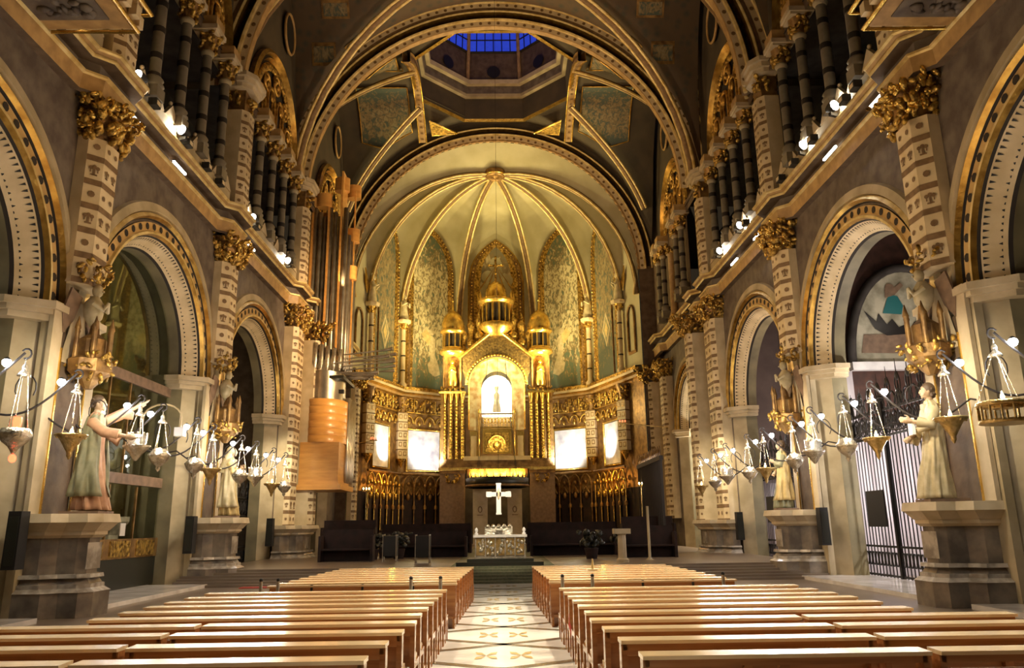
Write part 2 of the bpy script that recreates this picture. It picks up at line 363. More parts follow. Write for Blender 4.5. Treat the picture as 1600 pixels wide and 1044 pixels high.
def pilaster(name, s, y, z0, z1, w, ch, x, label, cap=True, pitch=.6, group='patterned pilasters', n2=2):
    """chamfered pilaster with painted courses; x = how far its face stands from the wall plane"""
    root = thing(name, label, 'pilaster', (SX(s, 10.3), y, z0), 0, group); H = z1-z0
    m = MB().use('cream'); q = [(0, -w), (x-ch, -w), (x, -w+ch), (x, w-ch), (x-ch, w), (0, w)]
    m.poly([(-s*a, b, 0) for a, b in q], (0, 0, H))
    F = [((x-ch, -w), (x, -w+ch), 1), ((x, -w+ch), (x, w-ch), n2), ((x, w-ch), (x-ch, w), 1)]
    nb = int(round(H/pitch)); pt = H/nb
    for i in range(nb):
        for (a, b, k) in F:
            nn = Vector((-s*(b[1]-a[1]), -(-(b[0]-a[0]))*1.0, 0)); nn = Vector((-s*abs(b[1]-a[1]), (b[0]-a[0])*(-1), 0)).normalized(); d = nn*.012
            A = Vector((-s*a[0], a[1], 0))+d; B = Vector((-s*b[0], b[1], 0))+d
            m.use('brown_paint'); zz = i*pt; m.quad(A+Vector((0, 0, zz)), B+Vector((0, 0, zz)), B+Vector((0, 0, zz+pt*.24)), A+Vector((0, 0, zz+pt*.24)))
            for j in range(k):
                c = A.lerp(B, (j+.5)/k)+Vector((0, 0, zz+pt*.62)); u = (B-A).normalized(); L = (B-A).length/k; q = min(L*.26, pt*.2)
                if i % 2 == (nb-1) % 2:
                    m.disc(c, nn, q*.8, 8, .004)
                else:       # small painted crest
                    for (dx, z, ww, hh) in ((0, -1.2, .5, 2.0), (0, -1.35, 1.5, .4), (-.8, -.6, .25, 1.4), (.8, -.6, .25, 1.4)):
                        a0 = c+u*(dx-ww/2)*q+Vector((0, 0, z*q))+nn*.004; b0 = a0+u*ww*q
                        m.quad(a0, b0, b0+Vector((0, 0, hh*q)), a0+Vector((0, 0, hh*q)))
                    for (dx, z) in ((-.75, .55), (.75, .55), (0, .85)): m.disc(c+u*dx*q+Vector((0, 0, z*q)), nn, q*.5, 7, .006)
    m.build('shaft', root)
    if cap:
        m = MB().use('gold_dull'); m.lathe([(w*.75, 0), (w*.9, .25), (w*1.25, .95)], (-s*(x*.42), 0, H), 8, False, .8, 1, PI/8)
        m.use('gold_carved'); m.leaves((-s*(x*.55), 0, H+.0), x*2.0, w*2.9, 1.0, 120, .115, int(y*10)+s)
        m.use('gold_bright'); m.leaves((-s*(x*.55), 0, H+.1), x*2.2, w*3.1, .9, 120, .075, int(y*10)+7)
        for e in (-1, 1):
            m.tube([(-s*(x+.12+.16*cos(t)), e*(w*.95+.12*cos(t)), H+.8+.16*sin(t)) for t in [k*PI/4 for k in range(8)]], .05, 5, closed=True)
        m.build('capital', root)
    return root
place = {16.8: 'above the large statue', 25.9: 'above the smaller statue'}
for s in (-1, 1):
    for y in PIL[:2]: pilaster('pilaster', s, y+.05, 7.35, 11.05, .6, .28, .55, 'cream pilaster with painted crests on the %s, %s' % (SIDE[s], place[y]))
    pilaster('pilaster', s, 35.2, 1.75, 11.0, .72, .2, .62, 'full height patterned pilaster on the %s, in front of its narrower twin' % SIDE[s], n2=2)
    pilaster('pilaster', s, 37.6, 1.75, 10.95, .5, .2, 1.05, 'narrower patterned pilaster on the %s, set behind the wide one' % SIDE[s], n2=1)
    if s == 1:
        pilaster('pilaster', s, 46.3, 2, 10.4, .6, .2, .6, 'shaded patterned pilaster at the right corner of the choir')
        pilaster('pilaster', s, 48.2, 2, 10.4, .5, .2, 1.1, 'dim patterned pilaster at the right edge of the apse', n2=1)
    else:
        pilaster('pilaster', s, 48.2, 2, 10.4, .5, .2, 1.1, 'dim patterned pilaster at the left edge of the apse behind the organ', n2=1)
# entablature swept along the side walls, breaking forward over the pilasters
def path(s, base, proj, y0, y1, pils):
    P = [(y0, base)]
    for (y, w) in [(a+DY[s]*.8, b) for a, b in pils]: P += [(y-w-.35, base), (y-w, base+proj), (y+w, base+proj), (y+w+.35, base)]
    P.append((y1, base)); return P
def entab(m, s, P, prof, mats):
    for k in range(len(prof)-1):
        m.use(mats[k]); (a, z0), (b, z1) = prof[k], prof[k+1]
        for i in range(len(P)-1):
            (y0, o0), (y1, o1) = P[i], P[i+1]
            m.quad((SX(s, 10.3-o0-a), y0, z0), (SX(s, 10.3-o1-a), y1, z0), (SX(s, 10.3-o1-b), y1, z1), (SX(s, 10.3-o0-b), y0, z1))
for s in (-1, 1):
    P = path(s, 0, .36, 6, 48.6, [(16.8, .75), (25.9, .75), (35.2, .8), (37.6, .6), (47.4, 1.3)])
    m = MB(); entab(m, s, P, [(0, 12.0), (.2, 12.03), (.24, 12.42), (.30, 12.46), (.30, 12.52), (.08, 12.54)], ['wall_brown', 'cornice_tan', 'rib_gold', 'rib_gold', 'cornice_tan'])
    entab(m, s, P, [(.08, 12.54), (.08, 12.84)], ['wall_mauve'])
    entab(m, s, P, [(.08, 12.84), (.42, 12.86), (.46, 12.90), (.46, 12.95), (.42, 12.97), (.52, 13.03), (.58, 13.07), (.58, 13.12), (.52, 13.14), (0, 13.14), (-2.6, 13.14)],
          ['wall_brown', 'rib_gold', 'rib_gold', 'brown_paint', 'cornice_tan', 'rib_gold', 'rib_gold', 'cornice_tan', 'cornice_tan', 'dark_wall'])
    struct(m.build('trim_'+('1' if s < 0 else '2')))
    # gallery back wall and carved parapet
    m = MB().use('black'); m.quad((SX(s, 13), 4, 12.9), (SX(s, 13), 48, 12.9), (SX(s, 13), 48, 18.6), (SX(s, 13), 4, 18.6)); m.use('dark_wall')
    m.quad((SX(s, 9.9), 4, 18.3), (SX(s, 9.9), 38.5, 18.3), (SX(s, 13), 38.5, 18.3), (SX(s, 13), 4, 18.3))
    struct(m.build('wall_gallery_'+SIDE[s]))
    for bi, (ya, yb) in enumerate(((9.2, 16.0), (17.6, 25.1), (26.7, 34.3))):
        t = thing('gallery_parapet', 'carved stone gallery parapet on the %s, %s bay from the camera' % (SIDE[s], ORD[bi]), 'parapet', (SX(s, 9.95), ya, 13.06), 0, 'gallery parapets')
        m = MB().use('pale_stone'); m.box(-.1, .1, 0, yb-ya, 0, .5); m.build('rail', t)
        m = MB().use('cream_stone'); n = 8; q = (yb-ya)/n
        for k in range(n):
            yy = (k+.5)*q; m.poly([(-s*.14, yy-q*.45, .5), (-s*.14, yy+q*.45, .5), (-s*.14, yy, .98)], (s*.14, 0, 0)); m.ball((-s*.05, yy, 1.05), .07, 6, 4)
        m.build('gablets', t)
# upper wall, gilded lunettes, oculi
def upper_wall(s):
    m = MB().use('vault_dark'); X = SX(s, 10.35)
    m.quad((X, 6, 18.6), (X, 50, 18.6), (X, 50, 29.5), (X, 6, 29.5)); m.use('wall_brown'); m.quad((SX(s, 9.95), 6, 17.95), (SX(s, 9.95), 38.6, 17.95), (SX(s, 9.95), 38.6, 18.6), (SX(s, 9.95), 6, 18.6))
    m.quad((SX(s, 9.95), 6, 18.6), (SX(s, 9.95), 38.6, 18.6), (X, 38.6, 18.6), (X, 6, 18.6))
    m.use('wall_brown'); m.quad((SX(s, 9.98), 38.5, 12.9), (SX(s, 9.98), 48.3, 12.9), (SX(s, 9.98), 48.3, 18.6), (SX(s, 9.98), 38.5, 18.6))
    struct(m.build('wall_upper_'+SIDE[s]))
for s in (-1, 1): upper_wall(s)
def column(seed=0):
    t = thing('gallery_column', 'x', 'column')
    m = MB().use('column_stone'); m.box(-.24, .24, -.24, .24, 0, .35); m.lathe([(.25, .35), (.3, .42), (.22, .52), (.27, .6), (.19, .7)], n=12); m.build('base', t)
    m = MB(); zz = [.7, 1.35, 2.2, 3.05, 3.75]
    m.use('column_stone'); m.lathe([(.165, .7), (.155, 3.75)], n=12); m.use('dark_groove')
    for z in zz[1:-1]+[.72]: m.lathe([(.172, z-.09), (.176, z), (.172, z+.09)], n=12)
    m.use('pale_stone'); m.lathe([(.17, 3.62), (.22, 3.7), (.22, 3.78), (.18, 3.82)], n=12); m.build('shaft', t)
    m = MB().use('gold_dull'); m.lathe([(.17, 3.82), (.22, 4.1), (.36, 4.45)], n=8); m.use('gold_carved'); m.leaves((0, 0, 3.86), .62, .62, .55, 34, .10, 5); m.build('capital', t)
    m = MB().use('cream_stone'); m.box(-.42, .42, -.42, .42, 4.45, 4.62); m.box(-.36, .36, -.36, .36, 4.36, 4.45); m.use('cornice_tan'); m.box(-.36, .36, -.36, .36, 4.62, 4.98); m.build('abacus', t)
    return t
proto = column(); k = 0
COLY = [12.2, 13.9, 18.7, 20.4, 22.1, 23.8, 28.0, 29.7, 31.4, 33.1]
for s in (-1, 1):
    n = 0
    for y in COLY:
        a = inst(proto, k, (SX(s, 9.85), y, 13.5), 0, 'banded stone gallery column on the %s, %s from the camera' % (SIDE[s], ORD[n]), 'gallery columns'); k += 1; n += 1
for s in (-1, 1):
    for i, y in enumerate((16.8, 25.9, 35.0)):
        p = pilaster('pilaster', s, y, 13.1, 17.1, .5, .22, .75, 'upper patterned pilaster at gallery level on the %s, %s from the camera' % (SIDE[s], ORD[i]), cap=False, pitch=.58, group='upper pilasters')
        m = MB().use('gold_dull'); m.box(min(0, -s*.6), max(0, -s*.6), -.42, .42, 4.0, 4.9); m.use('gold_carved'); m.leaves((-s*.35, 0, 4.1), .85, 1.0, .75, 30, .12, i); m.build('capital', p)
        m = MB().use('cream_stone')
        for (z, o) in ((4.85, 0), (5.02, .1), (5.2, .2)):
            q = [(0, -.75-o), (.55+o, -.75-o), (.85+o, -.45-o*.5), (.85+o, .45+o*.5), (.55+o, .75+o), (0, .75+o)]; m.poly([(-s*a, b, z) for a, b in q], (0, 0, .18))
        m.build('abacus', p)
# pairs of small columns and patterned colonnette by the organ/choir
for s in (-1, 1):
    for i, y in enumerate((38.9, 40.2, 43.6, 44.9)):
        if s < 0 and i > 0: continue
        a = inst(proto, k, (SX(s, 9.7), y, 13.5), 0, 'banded column above the %s choir arch, %s of its row' % (SIDE[s], ORD[i]), 'choir gallery columns'); k += 1
    t = thing('engaged_column', 'plain engaged column beside the gilt niche above the %s choir' % SIDE[s], 'column', (SX(s, 9.8), 41.9, 13.1)); m = MB().use('cornice_tan'); m.lathe([(.3, 0), (.2, .3), (.2, 3.6), (.3, 3.7)], n=12); m.build('shaft', t)
    m = MB().use('gold_carved'); m.leaves((0, 0, 3.7), .6, .6, .6, 22, .11, 3); m.build('capital', t)
def gold_window():
    t = thing('tracery_window', 'x', 'window')
    m = MB(); R = 3.1
    def P(rr, d, th): return (-d, rr*cos(th), rr*sin(th)*1.12)
    m.rings([(R+.35, 0), (R+.35, .2), (R+.2, .3), (R+.1, .1), (R, .2), (R-.1, 0)], ['gold_dull', 'gold_bright', 'gold', 'dark_groove', 'gold'], P, 0, PI, 32); m.build('arch_frame', t)
    m = MB().use('gold_carved')
    for i in range(34):
        th = PI*(i+.5)/34; p = P(R-.35, .1, th); m.ball(p, (.1, .2, .2), 6, 4)
    m.build('beading', t)
    m = MB().use('tracery_gold')
    for yc in (-1.95, -.65, .65, 1.95):
        r = .5; h = 1.35 if abs(yc) < 1 else .75
        pts = [(-.1, yc-r, 0)]+[(-.1, yc-r*cos(PI*i/10), h+r*1.3*sin(PI*i/10)) for i in range(11)]+[(-.1, yc+r, 0)]
        m.tube(pts, .09, 6); m.tube([(-.15, yc, 0), (-.15, yc, h+.3)], .06, 6)
        m.ball((-.15, yc, h+.25), (.1, .2, .3), 8, 5)
    for (yc, zc, r) in ((0, 2.55, .42), (-1.35, 1.95, .36), (1.35, 1.95, .36)):
        m.tube([(-.1, yc+r*cos(a*PI/8), zc+r*sin(a*PI/8)) for a in range(16)], .08, 6, closed=True)
        for a in range(4): m.ball((-.1, yc+r*.5*cos(a*PI/2), zc+r*.5*sin(a*PI/2)), (.08, .13, .13), 6, 4)
    m.build('tracery', t)
    m = MB().use('black'); m.add([(.0, 0, 0)]+[(.0, (R-.1)*cos(PI*i/24), (R-.1)*1.12*sin(PI*i/24)) for i in range(25)], [(0, i+1, i+2) for i in range(24)]); m.build('dark_opening', t)
    return t
gw = gold_window(); k = 0
for s in (-1, 1):
    for i, (y, sc) in enumerate(((21.35, 1), (30.6, 1), (42.0, 1.0))):
        a = inst(gw, k, (SX(s, 10.3), y, 18.75 if i < 2 else 18.9), 0 if s > 0 else PI, 'gilded tracery lunette high on the %s wall, %s from the camera' % (SIDE[s], ORD[i]), 'gilded lunettes'); k += 1
ocl = MB(); ocl.use('black'); ocl.disc((0, 0, 0), (-1, 0, 0), .75, 24, .06, 1.25); ocl.use('cornice_tan'); ocl.tube([(-.08, .8*cos(a*PI/12), 1.0*sin(a*PI/12)) for a in range(24)], .07, 6, closed=True)
oc = tag(ocl.build('oculus'), 'x', 'oculus'); k = 0
for s in (-1, 1):
    for i, (y, z) in enumerate(((32.0, 25.0), (43.2, 25.2))):
        inst(oc, k, (SX(s, 10.25), y, z), 0 if s > 0 else PI, 'dark round oculus in the %s upper wall, %s from the camera' % (SIDE[s], ORD[i]), 'round oculi'); k += 1
def shift_left(names=None, dy=.8):
    for o in [o for o in COL.objects if o.parent is None and o.type in ('MESH', 'EMPTY') and o.name not in DONE]:
        if o.type == 'EMPTY' or o.location.length > .01: x = o.location.x
        else: x = sum(v.co.x for v in o.data.vertices)/max(1, len(o.data.vertices))
        if names is not None and not any(o.name.startswith(n) for n in names): continue
        if x < -7.5: o.location.y += dy; DONE.add(o.name)
DONE = set()
shift_left()
# ---------------- vaults ----------------
AR, AZ = 9.45, 18.0
def Hf(x, y, yc, a):
    h1 = AZ+.4+sqrt(max(0, 10.4**2-x*x)); u = (y-yc)/a; h2 = AZ+1.0+9.6*sqrt(max(0, 1-u*u)); return max(h1, h2)
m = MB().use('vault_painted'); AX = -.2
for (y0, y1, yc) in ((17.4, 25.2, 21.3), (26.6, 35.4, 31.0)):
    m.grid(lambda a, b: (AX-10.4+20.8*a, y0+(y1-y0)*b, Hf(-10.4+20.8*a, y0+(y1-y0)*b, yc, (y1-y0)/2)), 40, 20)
def OC(phi, ap):   # regular octagon boundary
    k = (phi % (PI/4)); return ap/cos(k-PI/8) if False else ap/cos(((phi+PI/8) % (PI/4))-PI/8)
OAP, OZ, CY = 4.72, 28.45, 42.0
def cross(a, b):
    ph = 2*PI*a; ro = OC(ph, OAP); X, Y = ro*cos(ph), ro*sin(ph); c, q = cos(ph), sin(ph)
    tx = 10.4/abs(c) if abs(c) > 1e-6 else 1e9; ty = 5.95/abs(q) if abs(q) > 1e-6 else 1e9; t = max(ro, min(tx, ty)); X2, Y2 = t*c, t*q
    x = X+(X2-X)*b; y = Y+(Y2-Y)*b; wt = max(0, 1-b*2.2); h = min(Hf(x, y+CY, CY, 5.6), 28.6)
    return (AX+x, CY+y, OZ*wt+h*(1-wt))
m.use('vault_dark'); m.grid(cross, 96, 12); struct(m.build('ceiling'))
def rib(pts, label, r=.16, grp='gilded vault ribs', dots=False):
    t = thing('vault_rib', label, 'rib', group=grp)
    P = [Vector(p) for p in pts]; m = MB().use('brown_paint'); m.tube(P, r*1.15, 6); m.build('core', t)
    cen = Vector((0, 0, 0))
    for i, e in enumerate((-1, 1)):
        q = []
        for j, p in enumerate(P):
            d = (P[min(j+1, len(P)-1)]-P[max(j-1, 0)]).normalized(); sd = d.cross(Vector((0, 0, 1))); sd = sd.normalized() if sd.length > .05 else Vector((1, 0, 0))
            q.append(p+sd*e*r*1.5-Vector((0, 0, .06)))
        m = MB().use('rib_gold'); m.tube(q, r*.6, 6); m.build('gold_fillet', t)
    return t
def transverse(y, prof, mats, label, dotr=None, dotd=0, nd=54, z=AZ, drop=0):
    root = thing('transverse_arch', label, 'arch', (AX, y, z), 0, 'great transverse arches')
    def P(r, d, th): return (r*cos(th), -d, r*sin(th))
    gold = [(k, prof[k], prof[k+1]) for k in range(len(mats)) if mats[k].startswith('gold')]
    m = MB(); m.rings(prof, [x if 'gold' not in x else None for x in mats], P, 0, PI, 64)
    m.use('vault_dark'); rr = prof[-1][0]; m.rings([(rr, -.05), (rr+3.5, -.05)], ['vault_dark'], P, 0, PI, 48)
    if dotr:
        for k, mt in enumerate(mats):
            if mt == 'cream' and k > 4:
                m.use('brown_paint')
                for i in range(nd+6):
                    th = PI*(i+.5)/(nd+6); m.disc(P((prof[k][0]+prof[k+1][0])/2, prof[k][1], th), (0, -1, 0), .09, 8, .02)
        dotr += .17; m.use('brown_paint')
        for i in range(nd):
            th = PI*(i+.5)/nd; m.disc(P(dotr, dotd, th), (0, -1, 0), .09, 8, .02)
    m.build('archivolt', root); m = MB(); m.rings(prof, [x if 'gold' in x else None for x in mats], P, 0, PI, 64); m.build('gold_rolls', root)
    return root
def prof_arch(r0, n):
    P = [(r0, -.3), (r0, 0), (r0+.04, .02), (r0+.30, .02)]; M = ['cornice_tan', 'cornice_tan', 'cream']; r, d = r0+.30, .02
    for k in range(n):
        P += [(r+.03, d+.08), (r+.11, d+.12), (r+.17, d+.06), (r+.18, d-.22), (r+.40, d-.22), (r+.42, d+.2), (r+.50, d+.24), (r+.56, d+.18)]
        M += ['rib_gold', 'rib_gold', 'gold', 'dark_groove', 'dark_groove', 'gold', 'rib_gold', 'rib_gold']; r, d = r+.56, d+.18
        if k < n-1: P += [(r+.16, d), (r+.42, d)]; M += ['brown_paint', 'cream']; r += .42
    return P, M
PB, MB_ = prof_arch(9.5, 3); PC, MC = prof_arch(9.42, 1)
transverse(36.2, PB, MB_, 'great gold ribbed arch opening from the nave onto the crossing', 9.5, .02, 64, 18.35)
transverse(26.2, PB[:16], MB_[:15], 'nearer great arch rising beside the upper pilasters, crown out of view', 9.5, .02, 60)
transverse(17.2, PB[:16], MB_[:15], 'arch closest to the camera, seen only low on both walls', 9.5, .02, 60)
t = transverse(48.0, PC, MC, 'great arch framing the pale apse vault', 9.42, .02, 60)
m = MB(); m.use('cornice_tan'); m.tube([(9.36*cos(PI*i/240), .05, 9.36*sin(PI*i/240)) for i in range(241)], [.1 if i % 4 < 2 else .035 for i in range(241)], 6)
m.build('bead_course', t)
# diagonal ribs of the nave bay and of the crossing
for s in (-1, 1):
    for e in (-1, 1):
        pts = []
        for i in range(13):
            th = PI/2*i/12; x = 9.9*cos(th); pts.append((AX+s*x, 31.0+e*4.3*cos(th)*.98, AZ+10.15*sin(th)))
        rib(pts, 'gilded diagonal rib of the nave vault springing from the %s %s corner' % ('near' if e < 0 else 'far', SIDE[s]), .15)
        pts = []
        for i in range(19):
            f = i/18; x = 9.75+(OAP+.05-9.75)*f; y = 5.0+(OAP*.414-5.0)*f; pts.append((AX+s*x, CY+e*y, min(Hf(x, y, CY, 5.6), 28.4)-.12-.25*sin(PI*f)))
        rib(pts, 'gilded rib rising from the %s %s corner of the crossing to the octagon' % ('near' if e < 0 else 'far', SIDE[s]), .13)
    t = thing('dotted_rib', 'straight dotted rib along the %s side of the octagon' % SIDE[s], 'rib', (AX+s*(OAP+.12), 0, 0))
    m = MB(); pts = [(0, CY+4.6*(i/6-1), 26.6+1.75*sin(PI/2*i/6)) for i in range(13)]
    m.use('cornice_tan')
    for i in range(12):
        a, b = pts[i], pts[i+1]; m.quad((-.22, a[1], a[2]-.1), (.22, a[1], a[2]-.1), (.22, b[1], b[2]-.1), (-.22, b[1], b[2]-.1))
        m.quad((-.22, a[1], a[2]-.1), (-.22, b[1], b[2]-.1), (-.22, b[1], b[2]+.5), (-.22, a[1], a[2]+.5)); m.quad((.22, a[1], a[2]-.1), (.22, b[1], b[2]-.1), (.22, b[1], b[2]+.5), (.22, a[1], a[2]+.5))
    m.build('band', t); m = MB().use('brown_paint')
    for i in range(24):
        f = (i+.5)/24*12; k0 = min(11, int(f)); a, b = pts[k0], pts[k0+1]; u = f-k0; yy, zz = a[1]+(b[1]-a[1])*u, a[2]+(b[2]-a[2])*u; m.disc((0, yy, zz-.1), (0, 0, -1), .1, 6, .02); m.disc((-s*.22, yy, zz+.2), (-s, 0, 0), .13, 6, .02)
    m.build('painted_spots', t)
    m = MB().use('gold_bright')
    for e in (-.24, .24): m.tube([(e, p[1], p[2]-.1) for p in pts], .05, 5)
    m.build('gold_fillet', t)
    # painted web panels between the ribs
    for j, (ya, yb) in enumerate(((38.6, 41.2), (42.8, 46.2))):
        t = thing('painted_web_panel', 'dim patterned panel of the crossing vault on the %s, %s half' % (SIDE[s], 'near' if j == 0 else 'far'), 'panel')
        m = MB().use('painting_b')
        def F(a, b):
            x = 5.5+3.2*b; q = .15+.7*(1-b); y = 42+(1 if j else -1)*(.9+(3.3*a)*(1-.15*b)); h = min(Hf(x, y, CY, 5.6), 28.6)-.12; return (AX+s*x, y, h)
        m.grid(F, 5, 6); m.build('painting', t)
        m = MB().use('gold'); edge = [F(a/5, 0) for a in range(6)]+[F(1, b/6) for b in range(1, 7)]+[F(1-a/5, 1) for a in range(1, 6)]+[F(0, 1-b/6) for b in range(1, 6)]; m.tube([(p[0], p[1], p[2]-.03) for p in edge], .05, 5, closed=True); m.build('frame', t)
# octagonal lantern
def octa(ap, z): return [(AX-.1+ap/cos(PI/8)*cos(PI/8+i*PI/4), CY+ap/cos(PI/8)*sin(PI/8+i*PI/4), z) for i in range(8)]
t = thing('octagonal_lantern', 'eight sided lantern ring above the crossing with dark drum', 'dome', (0, 0, 0))
def oband(m, lst):
    for (mt, a0, z0, a1, z1) in lst:
        A, B = octa(a0, z0), octa(a1, z1); m.use(mt)
        for i in range(8): j = (i+1) % 8; m.quad(A[i], A[j], B[j], B[i])
m = MB(); oband(m, [('gold_bright', 4.95, 28.2, 4.78, 28.15), ('gold_bright', 4.78, 28.15, 4.7, 28.3), ('vault_dark', 4.7, 28.3, 4.62, 29.75), ('pale_stone', 4.62, 29.75, 4.40, 29.8), ('pale_stone', 4.4, 29.8, 4.38, 30.0), ('wall_mauve', 4.38, 30.0, 4.30, 30.5), ('pale_stone', 4.3, 30.5, 4.05, 30.55), ('cream_stone', 4.05, 30.55, 4.02, 30.85), ('pale_stone', 4.02, 30.85, 4.3, 30.9)]); m.build('ring', t)
m = MB(); oband(m, [('wall_brown', 4.3, 30.9, 4.25, 32.95), ('dark_wall', 4.0, 35.6, 2.6, 38.5), ('dark_wall', 2.6, 38.5, .05, 39.8)])
oband(m, [('dark_groove', 4.25, 32.95, 4.15, 33.0)]); m.build('drum', t)
A, B = octa(4.15, 33.0), octa(4.0, 35.6)
for i in range(8):
    j = (i+1) % 8; m = MB().use('window_blue'); a, b, c, d = [Vector(q) for q in (A[i], A[j], B[j], B[i])]
    m.quad(a, b, c, d); w_ = m.build('window', t); g = MB().use('black')
    cen = Vector((AX, CY, 34.3)); nn = (cen-(a+b+c+d)/4).normalized()*.04
    for u in range(1, 6): g.tube([a.lerp(b, u/6)+nn, d.lerp(c, u/6)+nn], .045, 4)
    for u in range(0, 4): g.tube([a.lerp(d, u/3)+nn, b.lerp(c, u/3)+nn], .045, 4)
    g.build('leading', w_)
    m = MB().use('cornice_tan'); m.tube([Vector(octa(4.25, 30.9)[i]), Vector(octa(4.1, 33)[i]), Vector(B[i]), Vector(octa(2.6, 38.5)[i])], .14, 6); m.build('rib', t)
    m = MB().use('black'); mid = (Vector(octa(4.22, 31.5)[i])+Vector(octa(4.22, 31.5)[j]))/2; m.disc(mid, Vector((AX, CY, 31.5))-mid, .45, 14, .05); m.build('oculus', t)

k = 0; st = MB().use('glare_strip'); st.box(-.03, .03, -.45, .45, -.03, .03); st.use('black'); st.box(-.04, .04, -.46, .46, .03, .06); so = tag(st.build('cornice_glare_strip'), 'x', 'lamp')  # strips added to stand for glare patches on the frieze
for s, ys in ((-1, (18.9, 22.1, 29.1)), (1, (18.4, 21.4, 28.3, 31.4))):
    for n, y in enumerate(ys):
        o = so.copy() if k else so
        if k: COL.objects.link(o)
        o.location = (SX(s, 10.05), y, 12.68); o['label'] = 'added glowing strip for the glare under the %s gallery cornice, %s from the camera' % (SIDE[s], ORD[n]); o['group'] = 'cornice glare strips'; k += 1

for s in (-1, 1):
    t = thing('painted_vault_panel', 'narrow painted medallion panels on the nave vault near the great arch, %s' % SIDE[s], 'panel')
    for j, (xa, xb, ya, yb) in enumerate(((9.2, 8.0, 34.2, 34.6), (8.6, 7.2, 33.2, 33.7), (7.6, 6.2, 34.5, 34.9))):
        m = MB().use('gold_dull')
        def F(a, b, o=.0):
            x = xa+(xb-xa)*a; y = ya+(yb-ya)*b; return (AX+s*x, y, Hf(x, y, 31.0, 4.4)-.07-o)
        m.grid(F, 8, 2); m.use('painting_b'); m.grid(lambda a, b: F(.08+.84*a, .15+.7*b, .03), 8, 2); m.build('medallion', t)
    t = thing('gilt_corner_panel', 'small triangular gilt panel between the octagon and the apse arch, %s' % SIDE[s], 'panel')
    m = MB().use('gold_carved'); A, B, C = [(AX+s*x, y, 27.35) for x, y in ((4.3, 45.3), (4.3, 47.2), (2.6, 46.9))]; m.poly([A, B, C], (0, 0, .08)); m.build('relief', t)
    m = MB().use('gold_bright'); m.tube([A, B, C], .07, 5, closed=True); m.build('frame', t)
# ---------------- floors and chapels ----------------
m = MB().use('floor_side'); m.quad((-17, -3, 0), (17, -3, 0), (17, 24.7, 0), (-17, 24.7, 0)); m.quad((-17, 24.7, 0), (17, 24.7, 0), (17, 50, 0), (-17, 50, 0))
m.use('floor_marble'); z = .003; m.quad((-1.9, 2, z), (1.9, 2, z), (1.9, 24.6, z), (-1.9, 24.6, z))
m.use('floor_inlay'); z = .006; PT = 2.05; HW = 1.75
for k in range(-5, 6):
    yc = 14.4+k*PT; 
    for e in (-1, 1):
        a, b = (-HW, yc-e*HW*.58), (HW, yc+e*HW*.58)
        if min(a[1], b[1]) < 3 or max(a[1], b[1]) > 24.5: continue
        m.quad((a[0], a[1]-.1, z), (b[0], b[1]-.1, z), (b[0], b[1]+.1, z), (a[0], a[1]+.1, z))
for x in (-HW, HW): m.quad((x-.05, 3, z), (x+.05, 3, z), (x+.05, 24.5, z), (x-.05, 24.5, z))
m.use('floor_gold'); z = .009
for k in range(-5, 5):
    yc = 14.4+(k+.5)*PT
    for e in (-1, 1):
        c = (e*.24, yc)
        for a in range(4):
            g = a*PI/2+PI/4; px, py = c[0]+.09*cos(g), c[1]+.11*sin(g); m.add([(c[0], c[1], z), (c[0]+.15*cos(g-.35), c[1]+.26*sin(g-.35), z), (c[0]+.22*cos(g), c[1]+.42*sin(g), z), (c[0]+.15*cos(g+.35), c[1]+.26*sin(g+.35), z)], [(0, 1, 2, 3)])
struct(m.build('floor'))
m = MB().use('marble_white')
for s in (-1, 1):
    for (ya, yb) in ((5, 16), (17.7, 24.9), (26.9, 34.2)):
        m.box(min(SX(s, 9.2), SX(s, 11.9)), max(SX(s, 9.2), SX(s, 11.9)), ya, yb, 0, .1)
struct(m.build('floor_side_step'))
m = MB().use('green_carpet'); 
for i in range(6): m.box(-1.7, 1.7, 24.7+i*.27, 48, 0 if i == 0 else i*.075, (i+1)*.075)
m.use('floor_side')
for i in range(6):
    for (a, b) in ((-10.2, -1.7), (1.7, 10.2)): m.box(a, b, 24.7+i*.27, 48, 0 if i == 0 else i*.075, (i+1)*.075)
struct(m.build('floor_choir_steps'))
m = MB().use('floor_side'); m.box(-10.4, 10.2, 48, 60, -.2, .45); struct(m.build('floor_apse'))
def room(s, y0, y1, xw, mats, name, z=12.2):
    m = MB(); a, b = SX(s, 11.22), SX(s, xw)
    m.use(mats[0]); m.quad((b, y0, 0), (b, y1, 0), (b, y1, z), (b, y0, z)); m.use(mats[1])
    m.quad((a, y0, 0), (b, y0, 0), (b, y0, z), (a, y0, z)); m.quad((a, y1, 0), (b, y1, 0), (b, y1, z), (a, y1, z)); m.use(mats[2]); m.quad((a, y0, z), (b, y0, z), (b, y1, z), (a, y1, z))
    return struct(m.build(name))
room(-1, 7.6, 16.6, 16, ('pale_stone', 'green_stone', 'green_stone'), 'wall_chapel_left')
room(-1, 17.0, 25.7, 15, ('robe_green', 'green_stone', 'wall_brown'), 'wall_chapel_left')
room(-1, 26.1, 34.8, 16, ('dark_wall', 'wall_brown', 'dark_wall'), 'wall_chapel_left')
room(-1, 38, 46, 14, ('dark_wall', 'dark_wall', 'dark_wall'), 'wall_chapel_left')
room(1, 7.6, 16.6, 16, ('dark_wall', 'dark_wall', 'dark_wall'), 'wall_chapel_right')
room(1, 17.0, 25.7, 15.5, ('lilac_wall', 'red_marble', 'dark_wall'), 'wall_chapel_right')
room(1, 26.1, 34.8, 12.9, ('lilac_wall', 'lilac_wall', 'lilac_wall'), 'wall_chapel_right')
room(1, 38, 46, 14, ('cream', 'cream', 'cream'), 'wall_chapel_right')
